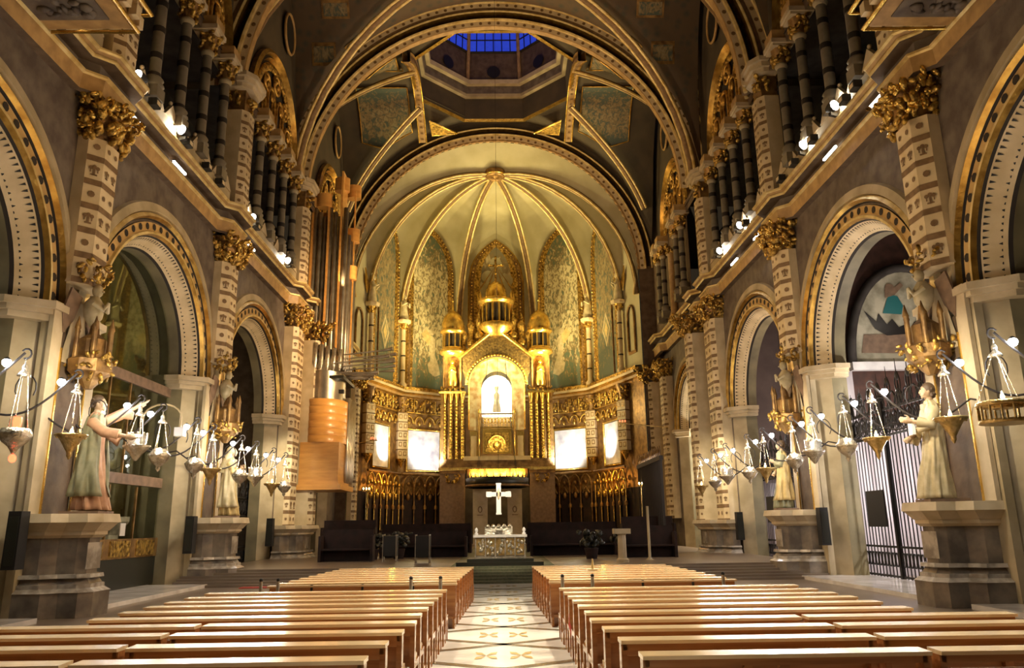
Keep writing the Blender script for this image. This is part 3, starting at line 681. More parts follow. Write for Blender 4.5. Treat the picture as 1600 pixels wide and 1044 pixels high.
light('POINT', 'chapel_lamp', (12.9, 20.2, 9.8), 20, (1, .85, .7), .3)
light('POINT', 'chapel_lamp', (11.9, 29.8, 8.6), 130, (1, .82, .7), .3)
light('POINT', 'chapel_lamp', (12.6, 43.0, 5.0), 900, (1, .95, .85), .3)
light('POINT', 'chapel_lamp', (-13.0, 21.0, 8.0), 16, (1, .88, .66), .4)
light('POINT', 'chapel_lamp', (-13.4, 12.0, 9.0), 80, (.95, .95, .75), .4)
light('POINT', 'chapel_lamp', (-13.5, 30.0, 6.0), 25, WARM, .3)
# glass screen in the left arch
t = thing('glass_screen', 'tall glass screen with brown rails filling the second left arch', 'glass screen', (SX(-1, 11.15), 21.35, 0))
m = MB().use('glass'); m.add([(0, -3.4, .1), (0, 3.4, .1)]+[(0, 3.4*cos(PI*i/20), 6.7+3.4*sin(PI*i/20)) for i in range(21)], [tuple(range(23))]); m.build('pane', t)
m = MB().use('robe_brown')
for z in (3.05, 6.0): m.box(-.06, .06, -3.35, 3.35, z, z+.3)
m.build('rail', t)
m = MB().use('gold_dull')
for y in (-1.65, 0, 1.65): m.box(-.03, .03, y-.025, y+.025, .1, 3.0)
for y in (-.6, .6): m.box(-.03, .03, y-.025, y+.025, 3.35, 6.0)
m.build('mullion', t)
m = MB().use('stone_dark'); m.box(-.05, .05, -3.3, 3.3, .1, .95); m.use('gold_dull'); m.box(.02, .08, -3.3, 3.3, .95, 1.5); m.use('gold_carved')
for y in (-2.4, -.8, .8, 2.4): m.box(.05, .11, y-.6, y+.6, 1.0, 1.45)
m.build('lower_panel', t)
t = thing('chapel_colonnette', 'pale colonnette with a small figure standing behind the glass screen', 'column', (SX(-1, 13.2), 22.6, 0))
m = MB().use('pale_stone'); m.lathe([(.5, 0), (.5, .4), (.3, .6), (.2, 1.2), (.2, 5.6), (.35, 5.9), (.35, 6.0)], n=12); m.lathe([(.18, 6.0), (.2, 6.5), (.12, 7.1), (.14, 7.3), (.05, 7.5)], n=10); m.build('shaft', t)
for (x, y, h, lab) in ((-12.6, 20.1, 2.5, 'stone pedestal seen through the glass, nearer'), (-12.4, 24.0, 2.6, 'stone pedestal seen through the glass, farther')):
    t = thing('chapel_pedestal', lab, 'pedestal', (x, y, 0)); m = MB().use('marble_pale'); m.lathe([(.7, 0), (.7, .5), (.5, .7), (.45, 1.6), (.6, 1.8), (.75, 2.0), (.75, 2.15)], n=8, smooth=False); m.build('die', t)
# gilded spire retable in the third left chapel
t = thing('gilded_retable', 'gilded gothic spire retable in the dark third left chapel', 'retable', (SX(-1, 13.0), 31.5, 0))
m = MB().use('gold_dull'); m.box(-.6, .6, -1.6, 1.6, 0, 3.4); m.build('base', t); m = MB().use('gold_carved')
for (y, z, h, r) in ((0, 3.4, 5.2, .55), (-.95, 3.4, 3.4, .35), (.95, 3.4, 3.4, .35)):
    m.lathe([(r, z), (r, z+h*.35), (r*1.3, z+h*.38), (r*.75, z+h*.45), (.05, z+h)], (0, y, 0), 8, False)
    for i in range(7):
        for a in (-1, 1): m.ball((0, y+a*r*.8*(1-i/8), z+h*(.45+.5*i/7)), .09, 5, 4)
    m.ball((0, y, z+h+.1), .12, 6, 4)
m.build('spire', t)
light('POINT', 'retable_lamp', (-11.9, 30.2, 5.0), 40, GOLDL, .2)
# lunette painting on the end wall of the second right chapel
t = thing('lunette_painting', 'half round painting with dark winged beast and turquoise robe inside the right chapel', 'painting', (14.1, 25.55, 6.95))
def lun(pts, d): return [(a, -d, b) for a, b in pts]
m = MB().use('fresco'); m.add([(0, -.02, 0)]+[(2.0*cos(PI*i/24), -.02, 3.3*sin(PI*i/24)) for i in range(25)], [(0, i+1, i+2) for i in range(24)]); m.build('canvas', t)
m = MB().use('marble_white'); m.box(-2.2, 2.2, -.25, 0, -.28, 0); m.use('dark_wall'); m.tube([(2.1*cos(PI*i/24), -.05, 3.4*sin(PI*i/24)) for i in range(25)], .16, 6); m.build('frame', t)
mat('teal', (.015, .13, .13), .5)
m = MB().use('robe_brown'); m.add(lun([(-1.75, .35), (.7, .3), (1.0, .7), (.3, 1.1), (-.7, 1.0), (-1.6, 1.0)], .04), [tuple(range(6))]); m.use('iron')
m.add(lun([(-.8, .95), (-.15, 1.0), (-.1, 1.35), (-.35, 1.25), (-.55, 1.55), (-.75, 1.35), (-1.0, 1.75), (-1.1, 1.45), (-1.5, 1.85), (-1.2, 1.2)], .05), [tuple(range(10))]); m.disc((.4, -.03, 1.15), (0, -1, 0), .35, 10, .03); m.build('winged_beast', t)
m = MB().use('teal'); m.add(lun([(-.85, 1.75), (-.2, 1.7), (-.1, 2.0), (-.25, 2.35), (-.55, 2.45), (-.8, 2.15)], .05), [tuple(range(5))]); m.use('robe_brown'); m.disc((-.5, -.04, 2.65), (0, -1, 0), .17, 10, .02); m.add(lun([(-.7, 2.3), (-.35, 2.4), (0, 2.75), (-.1, 2.85), (-.45, 2.6), (-.68, 2.6)], .055), [tuple(range(6))]); m.build('robed_figure', t)
light('POINT', 'chapel_lamp', (13.6, 23.8, 8.6), 30, (1, .9, .75), .2)
m = MB().use('chapel_lit_pale'); m.quad((11.35, 25.66, 0), (15.5, 25.66, 0), (15.5, 25.66, 5.0), (11.35, 25.66, 5.0)); m.quad((11.35, 25.65, 5.0), (12.0, 25.65, 5.0), (12.0, 25.65, 6.7), (11.35, 25.65, 6.7)); m.quad((15.55, 17.1, 0), (15.55, 25.6, 0), (15.55, 25.6, 4.6), (15.55, 17.1, 4.6)); m.quad((12.95, 26.2, 0), (12.95, 34.7, 0), (12.95, 34.7, 3.4), (12.95, 26.2, 3.4)); m.quad((11.95, 34.75, 0), (12.95, 34.75, 0), (12.95, 34.75, 3.4), (11.95, 34.75, 3.4)); struct(m.build('wall_chapel_lit'))  # pale quads put the lit look of the chapel into wall colour
light('POINT', 'chapel_lamp', (12.9, 22.6, 3.0), 420, (1, .93, .95), .15)
light('POINT', 'chapel_lamp', (11.7, 23.3, 5.6), 120, (1, .95, .9), .08)
light('POINT', 'chapel_lamp', (12.2, 31.5, 2.6), 160, (1, .93, .95), .15)
# iron gates
def gate(s, yc, hw, h, xo, label, mt='iron', crest=True):
    t = thing('iron_gate', label, 'gate', (SX(s, xo), yc, 0.0)); m = MB().use(mt); r = .013
    n = int(hw*2/.2)
    for i in range(n+1):
        y = -hw+2*hw*i/n; m.box(-r, r, y-r, y+r, .1, h)
    m.build('bars', t)
    for z in (.12, .95, h-.75, h):
        q = MB().use(mt); q.box(-.03, .03, -hw, hw, z, z+.06); q.build('rail', t)
    for y in (-hw, -hw*.35, hw*.35, hw):
        q = MB().use(mt); q.box(-.06, .06, y-.05, y+.05, .1, h+.3); q.ball((0, y, h+.4), .09, 6, 4); q.build('post', t)
    q = MB().use(mt)
    def ring(y, z, a_, b_, w_): q.tube([(0, y+a_*cos(a*PI/5), z+b_*sin(a*PI/5)) for a in range(10)], w_, 4, closed=True)
    for i in range(n):
        y = -hw+2*hw*(i+.5)/n
        ring(y, .62, .075, .2, .02)
        if i % 2 == 0:
            y += .1
            for z in (h-.36,): ring(y, z, .185, .3, .03); ring(y, z, .08, .12, .022)
            for a in range(4): q.tube([(0, y, h-.36), (0, y+.17*cos(a*PI/2+.78), h-.36+.27*sin(a*PI/2+.78))], .02, 4)
            if crest: ring(y-.0, h+.28, .16, .22, .028); ring(y+.2, h+.2, .1, .14, .02)
    q.build('scrollwork', t)
    if crest:
        q = MB().use(mt)
        for i in range(n//3+1):
            y = -hw+2*hw*i/(n//3); k = 1-abs(y)/hw; H = .7+.75*k
            q.tube([(0, y, h+.05), (0, y, h+H)], [.035, .008], 4); q.ball((0, y, h+H*.62), (.03, .1, .13), 6, 4)
            for e in (-1, 1): q.tube([(0, y+e*(.02+.13*sin(a*.5)), h+.3+H*.5*a/6) for a in range(7)], .02, 4)
        q.build('cresting', t)
    return t
gate(1, 21.35, 3.95, 4.9, 11.3, 'large black iron gate with circled head band in the second right arch')
gate(1, 30.45, 3.95, 4.2, 11.3, 'smaller iron gate with spiked cresting in the third right arch')
gate(1, 12.25, 3.95, 4.9, 11.3, 'dark iron gate in the right arch nearest the camera')
gate(-1, 12.25, 3.95, 4.9, 11.3, 'dark iron gate in the left arch nearest the camera')
gate(-1, 30.45, 3.95, 3.0, 11.3, 'low dark iron gate in the third left arch')
for (x, y, lab) in ((11.2, 23.3, 'black notice board hung on the large right gate'), (11.2, 32.4, 'black square panel hung on the smaller right gate')):
    m = MB().use('black'); m.box(-.03, .03, -.55, .55, 0, 1.05, .005); tag(m.build('notice_board', loc=(x-.06, y, 1.55 if y < 25 else 1.7)), lab, 'board')
shift_left(('wall_chapel_left', 'glass_screen', 'iron_gate', 'chapel_', 'gilded_retable'))
# ---------------- apse ----------------
AC = Vector((APX, 50.5, 0)); AV = []
for s in (-1, 1):
    pass
def av(s): return [Vector((APX+s*9.45, 48.2, 0)), Vector((APX+s*8.75, 50.6, 0)), Vector((APX+s*7.1, 55.5, 0)), Vector((APX+s*3.0, 58.7, 0))]
VL, VR = av(-1), av(1); POLY = VL+VR[::-1]     # left to right
ZS, ZB = 16.5, 26.15
BOSS = Vector((APX+.05, 50.5, ZB))
def og(u): return sqrt(max(0, 4-(1+u)**2))/sqrt(3)
def za(i, s): rise = 8.3 if i != 0 and i != 6 else 6.5; return ZS+rise*og(abs(2*s-1))**.55
# wall polygon up to web arches
m = MB()
for i in range(7):
    a, b = POLY[i], POLY[i+1]
    for (z0, z1, mt) in ((0, 4.0, 'wood_dark'), (4.0, 5.4, 'gold_dull'), (5.4, 11.3, 'gold_dull'), (11.3, 16.5, 'plaster_vault')):
        m.use(mt); m.quad((a.x, a.y, z0), (b.x, b.y, z0), (b.x, b.y, z1), (a.x, a.y, z1))
    m.use('plaster_vault'); n = 16
    for j in range(n):
        p, q = a.lerp(b, j/n), a.lerp(b, (j+1)/n); m.quad((p.x, p.y, ZS), (q.x, q.y, ZS), (q.x, q.y, za(i, (j+1)/n)), (p.x, p.y, za(i, j/n)))
struct(m.build('wall_apse'))
m = MB().use('plaster_vault')
for i in range(7):
    a, b = POLY[i], POLY[i+1]
    def W(s, t):
        p = a.lerp(b, s); th = t*PI/2; z = za(i, s); c = cos(th); return (BOSS.x+(p.x-BOSS.x)*c, BOSS.y+(p.y-BOSS.y)*c, z+(ZB-z)*sin(th))
    m.grid(W, 16, 14)
for s, V0 in ((-1, VL[0]), (1, VR[0])):
    def W(a, b):
        th = PI/2*a; p = Vector((AX+s*9.35*cos(th), 48.2, AZ+9.35*sin(th))); c = cos(th); q = Vector((BOSS.x+(V0.x-BOSS.x)*c, BOSS.y+(V0.y-BOSS.y)*c, ZS+(ZB-ZS)*sin(th))); return p.lerp(q, b)
    m.grid(W, 20, 6)
struct(m.build('ceiling_apse'))
# walls flanking, behind the great apse arch
m = MB().use('plaster_vault')
for s in (-1, 1):
    m.quad((AX+s*9.3, 48.1, 0), (APX+s*9.45, 48.25, 0), (APX+s*9.45, 48.25, 18), (AX+s*9.3, 48.1, 18)); m.use('wall_brown'); m.quad((AX+s*9.35, 48.0, 0), (AX+s*10.6, 48.0, 0), (AX+s*10.6, 48.0, 18.2), (AX+s*9.35, 48.0, 18.2)); m.use('plaster_vault')
struct(m.build('wall_apse_return'))
wn = ['nearest the left organ', 'left, second', 'left of the shrine', 'right of the shrine', 'right, second', 'nearest the right gallery']
for k, i in enumerate((0, 1, 2, 3, 4, 5, 6, 7)):
    V = POLY[i]; pts = []
    for j in range(17):
        th = PI/2*j/16; c = cos(th); pts.append((BOSS.x+(V.x-BOSS.x)*c*.985, BOSS.y+(V.y-BOSS.y)*c*.985, ZS+(ZB-ZS)*sin(th)-.12))
    rib(pts, 'gilded apse rib, %s counting from the left, meeting at the vault boss' % ORD[k], .13, 'ribs of the apse vault')
t = thing('vault_boss', 'round gilt boss where the apse ribs meet', 'boss', BOSS); m = MB().use('gold_dull'); m.lathe([(.75, .1), (.75, -.25), (.55, -.4), (.5, -.35), (.2, -.3), (.0, -.45)], n=16); m.build('disc', t)
m = MB().use('gold_bright'); m.tube([(.72*cos(a*PI/8), .72*sin(a*PI/8), -.2) for a in range(16)], .07, 5, closed=True); m.build('ring', t)
def fr(i):      # frame of apse face i: origin mid, unit along, inward normal
    a, b = POLY[i], POLY[i+1]; u = (b-a).normalized(); n = Vector((-u.y, u.x, 0)); c = (a+b)/2
    if (AC-c).dot(n) < 0: n = -n
    return c, u, n, (b-a).length
def orient(t, i):
    c, u, n, L = fr(i); t.location = c; t.rotation_euler = (0, 0, math.atan2(u.y, u.x)); return L
# panels in local space: x along the face, y = -inward? (inward normal is local -y or +y)
def painted_window(i, w, z1, pm, label, rays=False, fw=.6):
    t = thing('painted_window_panel', label, 'painting'); L = orient(t, i); zb, zs = 11.75, z1-2.9; rise = z1-zs; q = -1
    def out(hw, e, y): return [(-hw, y, zb-e)]+[((-1+j/10)*hw if j < 10 else 0, y, zs+(rise+e)*og(abs(-1+j/10))) for j in range(11)]+[(j/10*hw, y, zs+(rise+e)*og(j/10)) for j in range(1, 11)]+[(hw, y, zb-e)]
    hw = w/2
    m = MB().use(pm); P = out(hw, 0, q*.04); m.add([(0, q*.04, zb)]+P, [(0, j+1, j+2) for j in range(len(P)-1)]); m.build('painting', t)
    m = MB(); A, B, C, D = out(hw, 0, q*.05), out(hw+fw*.5, .3, q*.12), out(hw+fw*.85, .55, q*.12), out(hw+fw, .66, 0)
    for (U, V, mt) in ((A, B, 'gold_carved'), (B, C, 'gold_dull'), (C, D, 'gold_bright')):
        m.use(mt)
        for j in range(len(A)-1): m.quad(U[j], U[j+1], V[j+1], V[j])
        m.quad(U[0], U[-1], V[-1], V[0])
    m.build('frame', t); m = MB().use('gold_bright')
    pts = out(hw+fw*.68, .42, q*.14)
    for j in range(len(pts)-1):
        a, b = Vector(pts[j]), Vector(pts[j+1]); k = max(1, int((b-a).length/.26))
        for h in range(k): m.ball(a.lerp(b, (h+.5)/k), (.085, .05, .085), 5, 4)
    m.build('beading', t)
    m = MB()
    if rays:      # pale cloud with rays and a small cross figure
        m.use('plaster_vault'); g = random.Random(3)
        for j in range(26):
            a = g.uniform(0, 2*PI); m.disc((1.0*cos(a)*g.random(), q*.05, 20.6+1.7*sin(a)*g.random()), (0, q, 0), g.uniform(.35, .55), 10, .01+.0006*j)
        m.use('gold_bright')
        for a in (-.42, -.22, 0, .22, .42): m.add([(0, q*.1, 22.0), (a*3.4-.08, q*.1, 19.8), (a*3.4+.08, q*.1, 19.8)], [(0, 1, 2)])
        m.build('cloud_and_rays', t)
    elif pm == 'painting_a':     # large kneeling angel at the foot
        m.use('robe_sand'); s = 1 if i > 3 else -1
        x0 = -s*.2
        m.add([(x0+s*a, q*.06, z) for (a, z) in ((-.7, 12.9), (-.2, 12.7), (.3, 13.0), (.45, 13.6), (.2, 13.9), (.35, 15.0), (.1, 15.9), (-.25, 15.6), (-.2, 14.4), (-.55, 13.6))], [tuple(range(10))])
        m.disc((x0+s*.1, q*.06, 16.15), (0, q, 0), .26, 10); m.use('robe_ochre'); m.add([(x0+s*a, q*.055, z) for (a, z) in ((.1, 15.8), (.6, 16.3), (1.0, 15.9), (.7, 15.4), (.3, 15.0))], [tuple(range(5))]); m.build('angel', t)
    elif pm == 'painting_b':
        m.use('robe_ochre'); 
        for (r, mt) in ((1.0, 'robe_sand'), (.72, 'robe_green'), (.45, 'robe_ochre')): m.use(mt); m.add([(0, q*(.06+(1-r)*.02), 15.2-1.3*r), (.62*r, q*(.06+(1-r)*.02), 15.2), (0, q*(.06+(1-r)*.02), 15.2+1.3*r), (-.62*r, q*(.06+(1-r)*.02), 15.2)], [(0, 1, 2, 3)])
        m.build('lozenge', t)
    return t
def sgn(i):
    c, u, n, L = fr(i); return 1 if Vector((-u.y, u.x, 0)).dot(n) > 0 else -1
painted_window(1, 2.9, 23.9, 'painting_b', 'tall dim painted panel with lozenge at the left of the apse')
painted_window(2, 3.1, 24.0, 'painting_a', 'tall painted panel of swarming cream angels left of the shrine')
painted_window(3, 2.5, 23.6, 'painting_c', 'central painted panel with pale cloud and rays above the shrine', True, 1.0)
painted_window(4, 3.1, 24.0, 'painting_a', 'tall painted panel of swarming cream angels right of the shrine')
painted_window(5, 2.9, 23.9, 'painting_b', 'tall dim painted panel with lozenge at the right of the apse')
for i, sd in ((0, 'left'), (6, 'right')):
    t = thing('gilt_niche_frame', 'narrow gilt niche at the %s edge of the apse wall' % sd, 'niche'); orient(t, i)
    m = MB().use('gold_dull'); m.box(-.55, .55, -.1, 0, 12.6, 12.8); m.tube([(-.5, -.08, 12.8), (-.5, -.08, 15)]+[(.5*cos(PI-PI*j/8), -.08, 15+.9*sin(PI*j/8)) for j in range(9)]+[(.5, -.08, 12.8)], .08, 5); m.build('frame', t)
def osweep(m, prof, mats):     # profile (inward offset, z) swept along the apse polygon
    for k in range(len(mats)):
        (a, z0), (b, z1) = prof[k], prof[k+1]; m.use(mats[k])
        A = [v+(AC-v).normalized()*a for v in POLY]; B = [v+(AC-v).normalized()*b for v in POLY]
        for i in range(7): m.quad((A[i].x, A[i].y, z0), (A[i+1].x, A[i+1].y, z0), (B[i+1].x, B[i+1].y, z1), (B[i].x, B[i].y, z1))
m = MB(); osweep(m, [(.0, 10.9), (.25, 10.95), (.3, 11.1), (.62, 11.2), (.66, 11.35), (.5, 11.4), (.5, 11.62), (0, 11.62)], ['gold_bright', 'cornice_tan', 'gold_bright', 'cream', 'cream', 'gold_carved', 'gold_dull'])
struct(m.build('trim_3'))
t = thing('carved_frieze', 'band of gilt carved panels running under the apse cornice', 'frieze')
for i in range(1, 6):
    c, u, n, L = fr(i)
    if i == 3: continue
    m = MB(); k = 5
    for j in range(k):
        x0 = -L/2+.3+(L-.6)*j/k; x1 = x0+(L-.6)/k; P = lambda x, d, z: c+u*x+n*d+Vector((0, 0, z))
        m.use('gold_carved')
        g = random.Random(i*10+j)
        for h in range(16): m.ball(P(g.uniform(x0+.1, x1-.1), .08, g.uniform(9.95, 10.75)), (.1, .1, .14), 6, 4)
        m.use('gold_bright'); m.tube([P(x0, .1, 9.85), P(x0, .1, 10.8)], .06, 5)
        xm = (x0+x1)/2; hw = (x1-x0)/2*.9; m.tube([P(xm-hw*cos(PI*a/6), .1, 9.0+.55*sin(PI*a/6)) for a in range(7)], .07, 5); m.use('gold_carved'); m.ball(P(xm, .1, 9.05), (.16, .12, .22), 6, 4)
    m.use('gold_bright'); m.tube([c+u*(-L/2+.2)+n*.1+Vector((0, 0, 9.8)), c+u*(L/2-.2)+n*.1+Vector((0, 0, 9.8))], .07, 5); m.build('panel', t)
# mosaics lit by lamps, arcades of the stalls
spec = {1: (-.35 , 1.15, 'far left, narrow'), 2: (-.5, 1.35, 'left of the shrine'), 4: (.5, 1.35, 'right of the shrine'), 5: (.35, 1.15, 'far right, narrow')}
for i, (xo, hw, lab) in spec.items():
    c, u, n, L = fr(i); t = thing('lit_mosaic', 'brightly lit pale mosaic panel in a gilt frame, '+lab, 'mosaic'); P = lambda x, d, z: c+u*(x+xo)+n*d+Vector((0, 0, z))
    m = MB().use('mosaic'); m.quad(P(-hw, .12, 5.7), P(hw, .12, 5.7), P(hw, .12, 8.5), P(-hw, .12, 8.5)); m.build('panel', t)
    m = MB().use('gold_bright'); m.tube([P(-hw-.1, .14, 5.6), P(hw+.1, .14, 5.6), P(hw+.1, .14, 8.6), P(-hw-.1, .14, 8.6)], .1, 5, closed=True); m.build('frame', t)
for i in (1, 2, 4, 5):
    c, u, n, L = fr(i); P = lambda x, d, z: c+u*x+n*d+Vector((0, 0, z)); nn = 5
    t = thing('gothic_arcade', 'gilded gothic arcade above the choir stalls, '+spec[i][2].replace(', narrow', ''), 'arcade')
    gb = 'gold_bright' if i in (1, 5) else 'gold_dull'
    for j in range(nn+1):
        x = -L/2+.3+(L-.6)*j/nn; m = MB().use(gb); m.tube([P(x, .3, .9), P(x, .3, 4.5)], .05, 6); m.lathe([(.06, 0), (.13, .1), (.1, .25)], P(x, .3, 4.4), 8); m.use('gold_dull'); m.lathe([(.12, 0), (.12, .2), (.06, .3)], P(x, .3, 2.9), 6); m.build('colonnette', t)
        if j < nn:
            x1 = -L/2+.3+(L-.6)*(j+1)/nn; xm = (x+x1)/2; hw = (x1-x)/2
            m = MB().use(gb); m.tube([P(xm-hw, .3, 4.5)]+[P(xm+hw*(-1+a/5), .3, 4.5+.75*og(abs(-1+a/5))) for a in range(11)], .06, 5); m.tube([P(xm-hw*.6, .28, 3.9), P(xm, .28, 4.35), P(xm+hw*.6, .28, 3.9)], .06, 5)
            m.ball(P(xm, .28, 4.65), (.13, .13, .16), 6, 4); m.ball(P(xm, .25, 3.75), (.16, .12, .25), 6, 4); m.build('tracery_arch', t)
            m = MB().use('wood_dark'); m.quad(P(x+.1, .2, 1.2), P(x1-.1, .2, 1.2), P(x1-.1, .2, 3.6), P(x+.1, .2, 3.6)); m.build('stall_panel', t)
    m = MB().use('gold_dull'); m.tube([P(-L/2+.2, .32, 5.35), P(L/2-.2, .32, 5.35)], .1, 5); m.build('cornice', t)
# corner pilasters, colonnettes and angels at the apse corners
def small_angel(label, loc, rz):
    t = thing('angel_statue', label, 'statue', loc, rz, 'angels on the apse columns'); m = MB().use('robe_sand')
    m.lathe([(.28, 0), (.3, .2), (.2, .7), (.22, 1.0), (.1, 1.2)], n=10, ry=.8); m.ball((0, -.03, 1.36), (.13, .14, .17), 8, 6); m.ball((0, -.16, 1.35), .035, 5, 4)
    for e in (-1, 1): m.tube([(e*.2, -.02, 1.05), (e*.3, -.15, .8), (e*.1, -.32, .95)], [.08, .065, .04], 6)
    m.build('body', t)
    for e in (-1, 1):
        w_ = MB().use('gold_bright'); w_.poly([(e*.08, .14, .95), (e*.45, .22, 1.5), (e*.6, .24, 1.7), (e*.55, .22, 1.0), (e*.3, .18, .45)], (0, .05, 0)); w_.build('wing', t)
    return t
for s, V, sd in ((-1, VL, 'left'), (1, VR, 'right')):
    for j, (v, nme) in enumerate(((V[1], 'outer'), (V[2], 'inner'))):
        n = (AC-v).normalized(); p = v+n*.3
        t = thing('apse_column', 'white banded colonnette with gilt cap in the apse, %s %s' % (sd, nme), 'column', (p.x, p.y, 11.6), 0, 'apse colonnettes')
        m = MB().use('cream'); m.lathe([(.3, 0), (.3, .2), (.17, .35), (.16, 4.3)], n=12)
        for z in (1.2, 2.3, 3.4): m.use('dark_groove'); m.lathe([(.175, z-.05), (.18, z), (.175, z+.05)], n=12)
        m.build('shaft', t); m = MB().use('gold_bright'); m.lathe([(.18, 4.3), (.2, 4.4), (.3, 4.75)], n=10); m.use('gold_carved'); m.leaves((0, 0, 4.3), .55, .55, .4, 20, .08, j); m.build('capital', t)
        m = MB().use('cream'); m.lathe([(.5, 4.75), (.55, 4.9), (.55, 5.0)], n=8, smooth=False); m.build('abacus', t)
        m = MB().use('gold_dull')
        for e in (-1, 1): m.box(e*.45-.06, e*.45+.06, .1, .2, 0, 4.75)
        m.build('side_strip', t)
        small_angel('small winged angel standing on the %s %s apse column' % (sd, nme), (p.x, p.y, 16.6), math.atan2(n.y, n.x)+PI/2).scale = (1.35, 1.35, 1.35)
        t = thing('apse_pilaster', 'short checked pilaster under the apse cornice, %s %s' % (sd, nme), 'pilaster', (p.x, p.y, 6.4), math.atan2(n.y-.8, n.x)+PI/2, 'apse pilasters')
        m = MB().use('cream'); m.box(-.36, .36, -.25, .3, 0, 3.3)
        for k in range(5):
            z = .12+k*.66; m.use('brown_paint'); m.box(-.37, .37, -.262, .2, z+.48, z+.56)
            m.use('gold_dull')
            for e in (-.18, .18): m.box(e-.12, e+.12, -.262, -.2, z+.08, z+.4); 
            m.use('cream')
            for e in (-.18, .18): m.box(e-.07, e+.07, -.268, -.2, z+.14, z+.34)
        m.build('shaft', t); m = MB().use('gold_carved'); m.leaves((0, 0, 3.3), .9, .7, 1.0, 34, .12, 4+j); m.use('gold_dull'); m.lathe([(.2, 3.3), (.5, 4.4)], n=8); m.build('capital', t)
        m = MB().use('gold_carved'); m.lathe([(.05, -.6), (.3, -.1), (.36, 0)], n=8); m.build('corbel', t)
# ---------------- the shrine ----------------
SY = 56.0
t = thing('altar_shrine', 'tall gilded central shrine with glowing arched niche, gable and turrets', 'shrine', (APX, SY, .45)); Z0 = -.45
def sbox(name, mt, *b):
    m = MB().use(mt); m.box(*b); return m.build(name, t)
for e in (-1, 1):
    a, b = sorted((e*2.35, e*4.1)); m = MB().use('robe_brown'); m.box(a, b, -.4, 2.2, 0, 4.9); m.use('gold_dull'); m.box(a-.05, b+.05, -.5, 2, 4.9, 5.1); m.use('gold_carved'); m.leaves((e*3.2, -.5, 4.2), .9, .4, .6, 20, .1, 2); m.build('side_pier', t)
    m = MB().use('gold_dull'); m.box(a, b, -.55, .6, 5.3, 5.9); m.use('gold_bright'); m.box(a-.08, b+.08, -.62, .6, 5.1, 5.3); m.build('plinth', t)
    for k in range(4):
        x = e*(2.5+k*.42); m = MB().use('gold_bright'); yy = -.35+(.12 if k % 2 else 0)
        m.lathe([(.17, 5.9), (.17, 6.1), (.12, 6.2), (.115, 10.6), (.15, 10.7), (.22, 11.1)], (x, yy, Z0+.0), 10); m.use('gold_carved')
        for j in range(18): m.lathe([(.115, 0), (.135, .06), (.115, .12)], (x, yy, 6.3+j*.235+Z0), 8)
        m.build('column', t)
    m = MB().use('gold_dull'); m.box(a, b, -.1, .6, 5.9, 10.9); m.build('column_backing', t)
    m = MB().use('gold_bright'); m.box(a-.1, b+.1, -.6, .6, 10.65, 10.8); m.use('gold_carved'); m.leaves((e*3.2, -.2, 10.7), 1.7, .8, .5, 40, .1, 9); m.build('entablature', t)
    # turret with statue niche
    X = e*3.25; m = MB().use('gold_dull')
    for g in (-.62, .62): m.tube([(X+g, -.35, 11.1), (X+g, -.35, 13.5)], .08, 6)
    m.box(X-.68, X+.68, .1, .6, 11.1, 13.6); m.use('gold_bright'); m.lathe([(.72, 13.5), (.98, 13.7), (.98, 13.9), (.8, 14.0), (.75, 14.15)], (X, -.1, 0), 12); m.build('niche', t)
    m = MB().use('gold_bright'); m.lathe([(.34, 11.2), (.4, 11.5), (.26, 12.3), (.3, 12.6), (.1, 12.85)], (X, -.3, 0), 10); m.ball((X, -.3, 13.0), .16, 8, 6); m.tube([(X-.2, -.35, 12.6), (X-.25, -.5, 12.2), (X, -.6, 12.4)], .06, 6); m.tube([(X+.2, -.35, 12.6), (X+.25, -.5, 12.2), (X, -.6, 12.4)], .06, 6); m.build('niche_figure', t)
    m = MB().use('dark_groove'); m.lathe([(.52, 14.1), (.52, 15.2)], (X, -.1, 0), 10); m.use('gold_bright')
    for k in range(10): m.tube([(X+.7*cos(k*PI/5), -.1+.7*sin(k*PI/5), 14.1), (X+.7*cos(k*PI/5), -.1+.7*sin(k*PI/5), 15.2)], .055, 5)
    m.lathe([(.76, 15.15), (.95, 15.3), (.95, 15.45), (.8, 15.5)], (X, -.1, 0), 14); m.build('lantern', t)
    m = MB().use('gold_bright'); m.lathe([(.78, 15.5), (.84, 15.95), (.7, 16.5), (.36, 16.9), (.1, 17.05), (.06, 17.7)], (X, -.1, 0), 14); m.ball((X, -.1, 17.8), .12, 6, 4); m.build('dome', t)
    for k, (xx, zz, h) in enumerate(((1.25, 14.9, 1.9), (1.9, 14.3, 2.2), (2.45, 13.7, 2.1))):
        m = MB().use('gold_carved'); h *= 1.15; m.lathe([(.3, 0), (.34, .3), (.16, .5), (.24, h*.5), (.33, h*.62), (.1, h*.75), (.16, h*.82), (.02, h)], (e*xx, -.1, zz), 8); m.build('pinnacle', t)
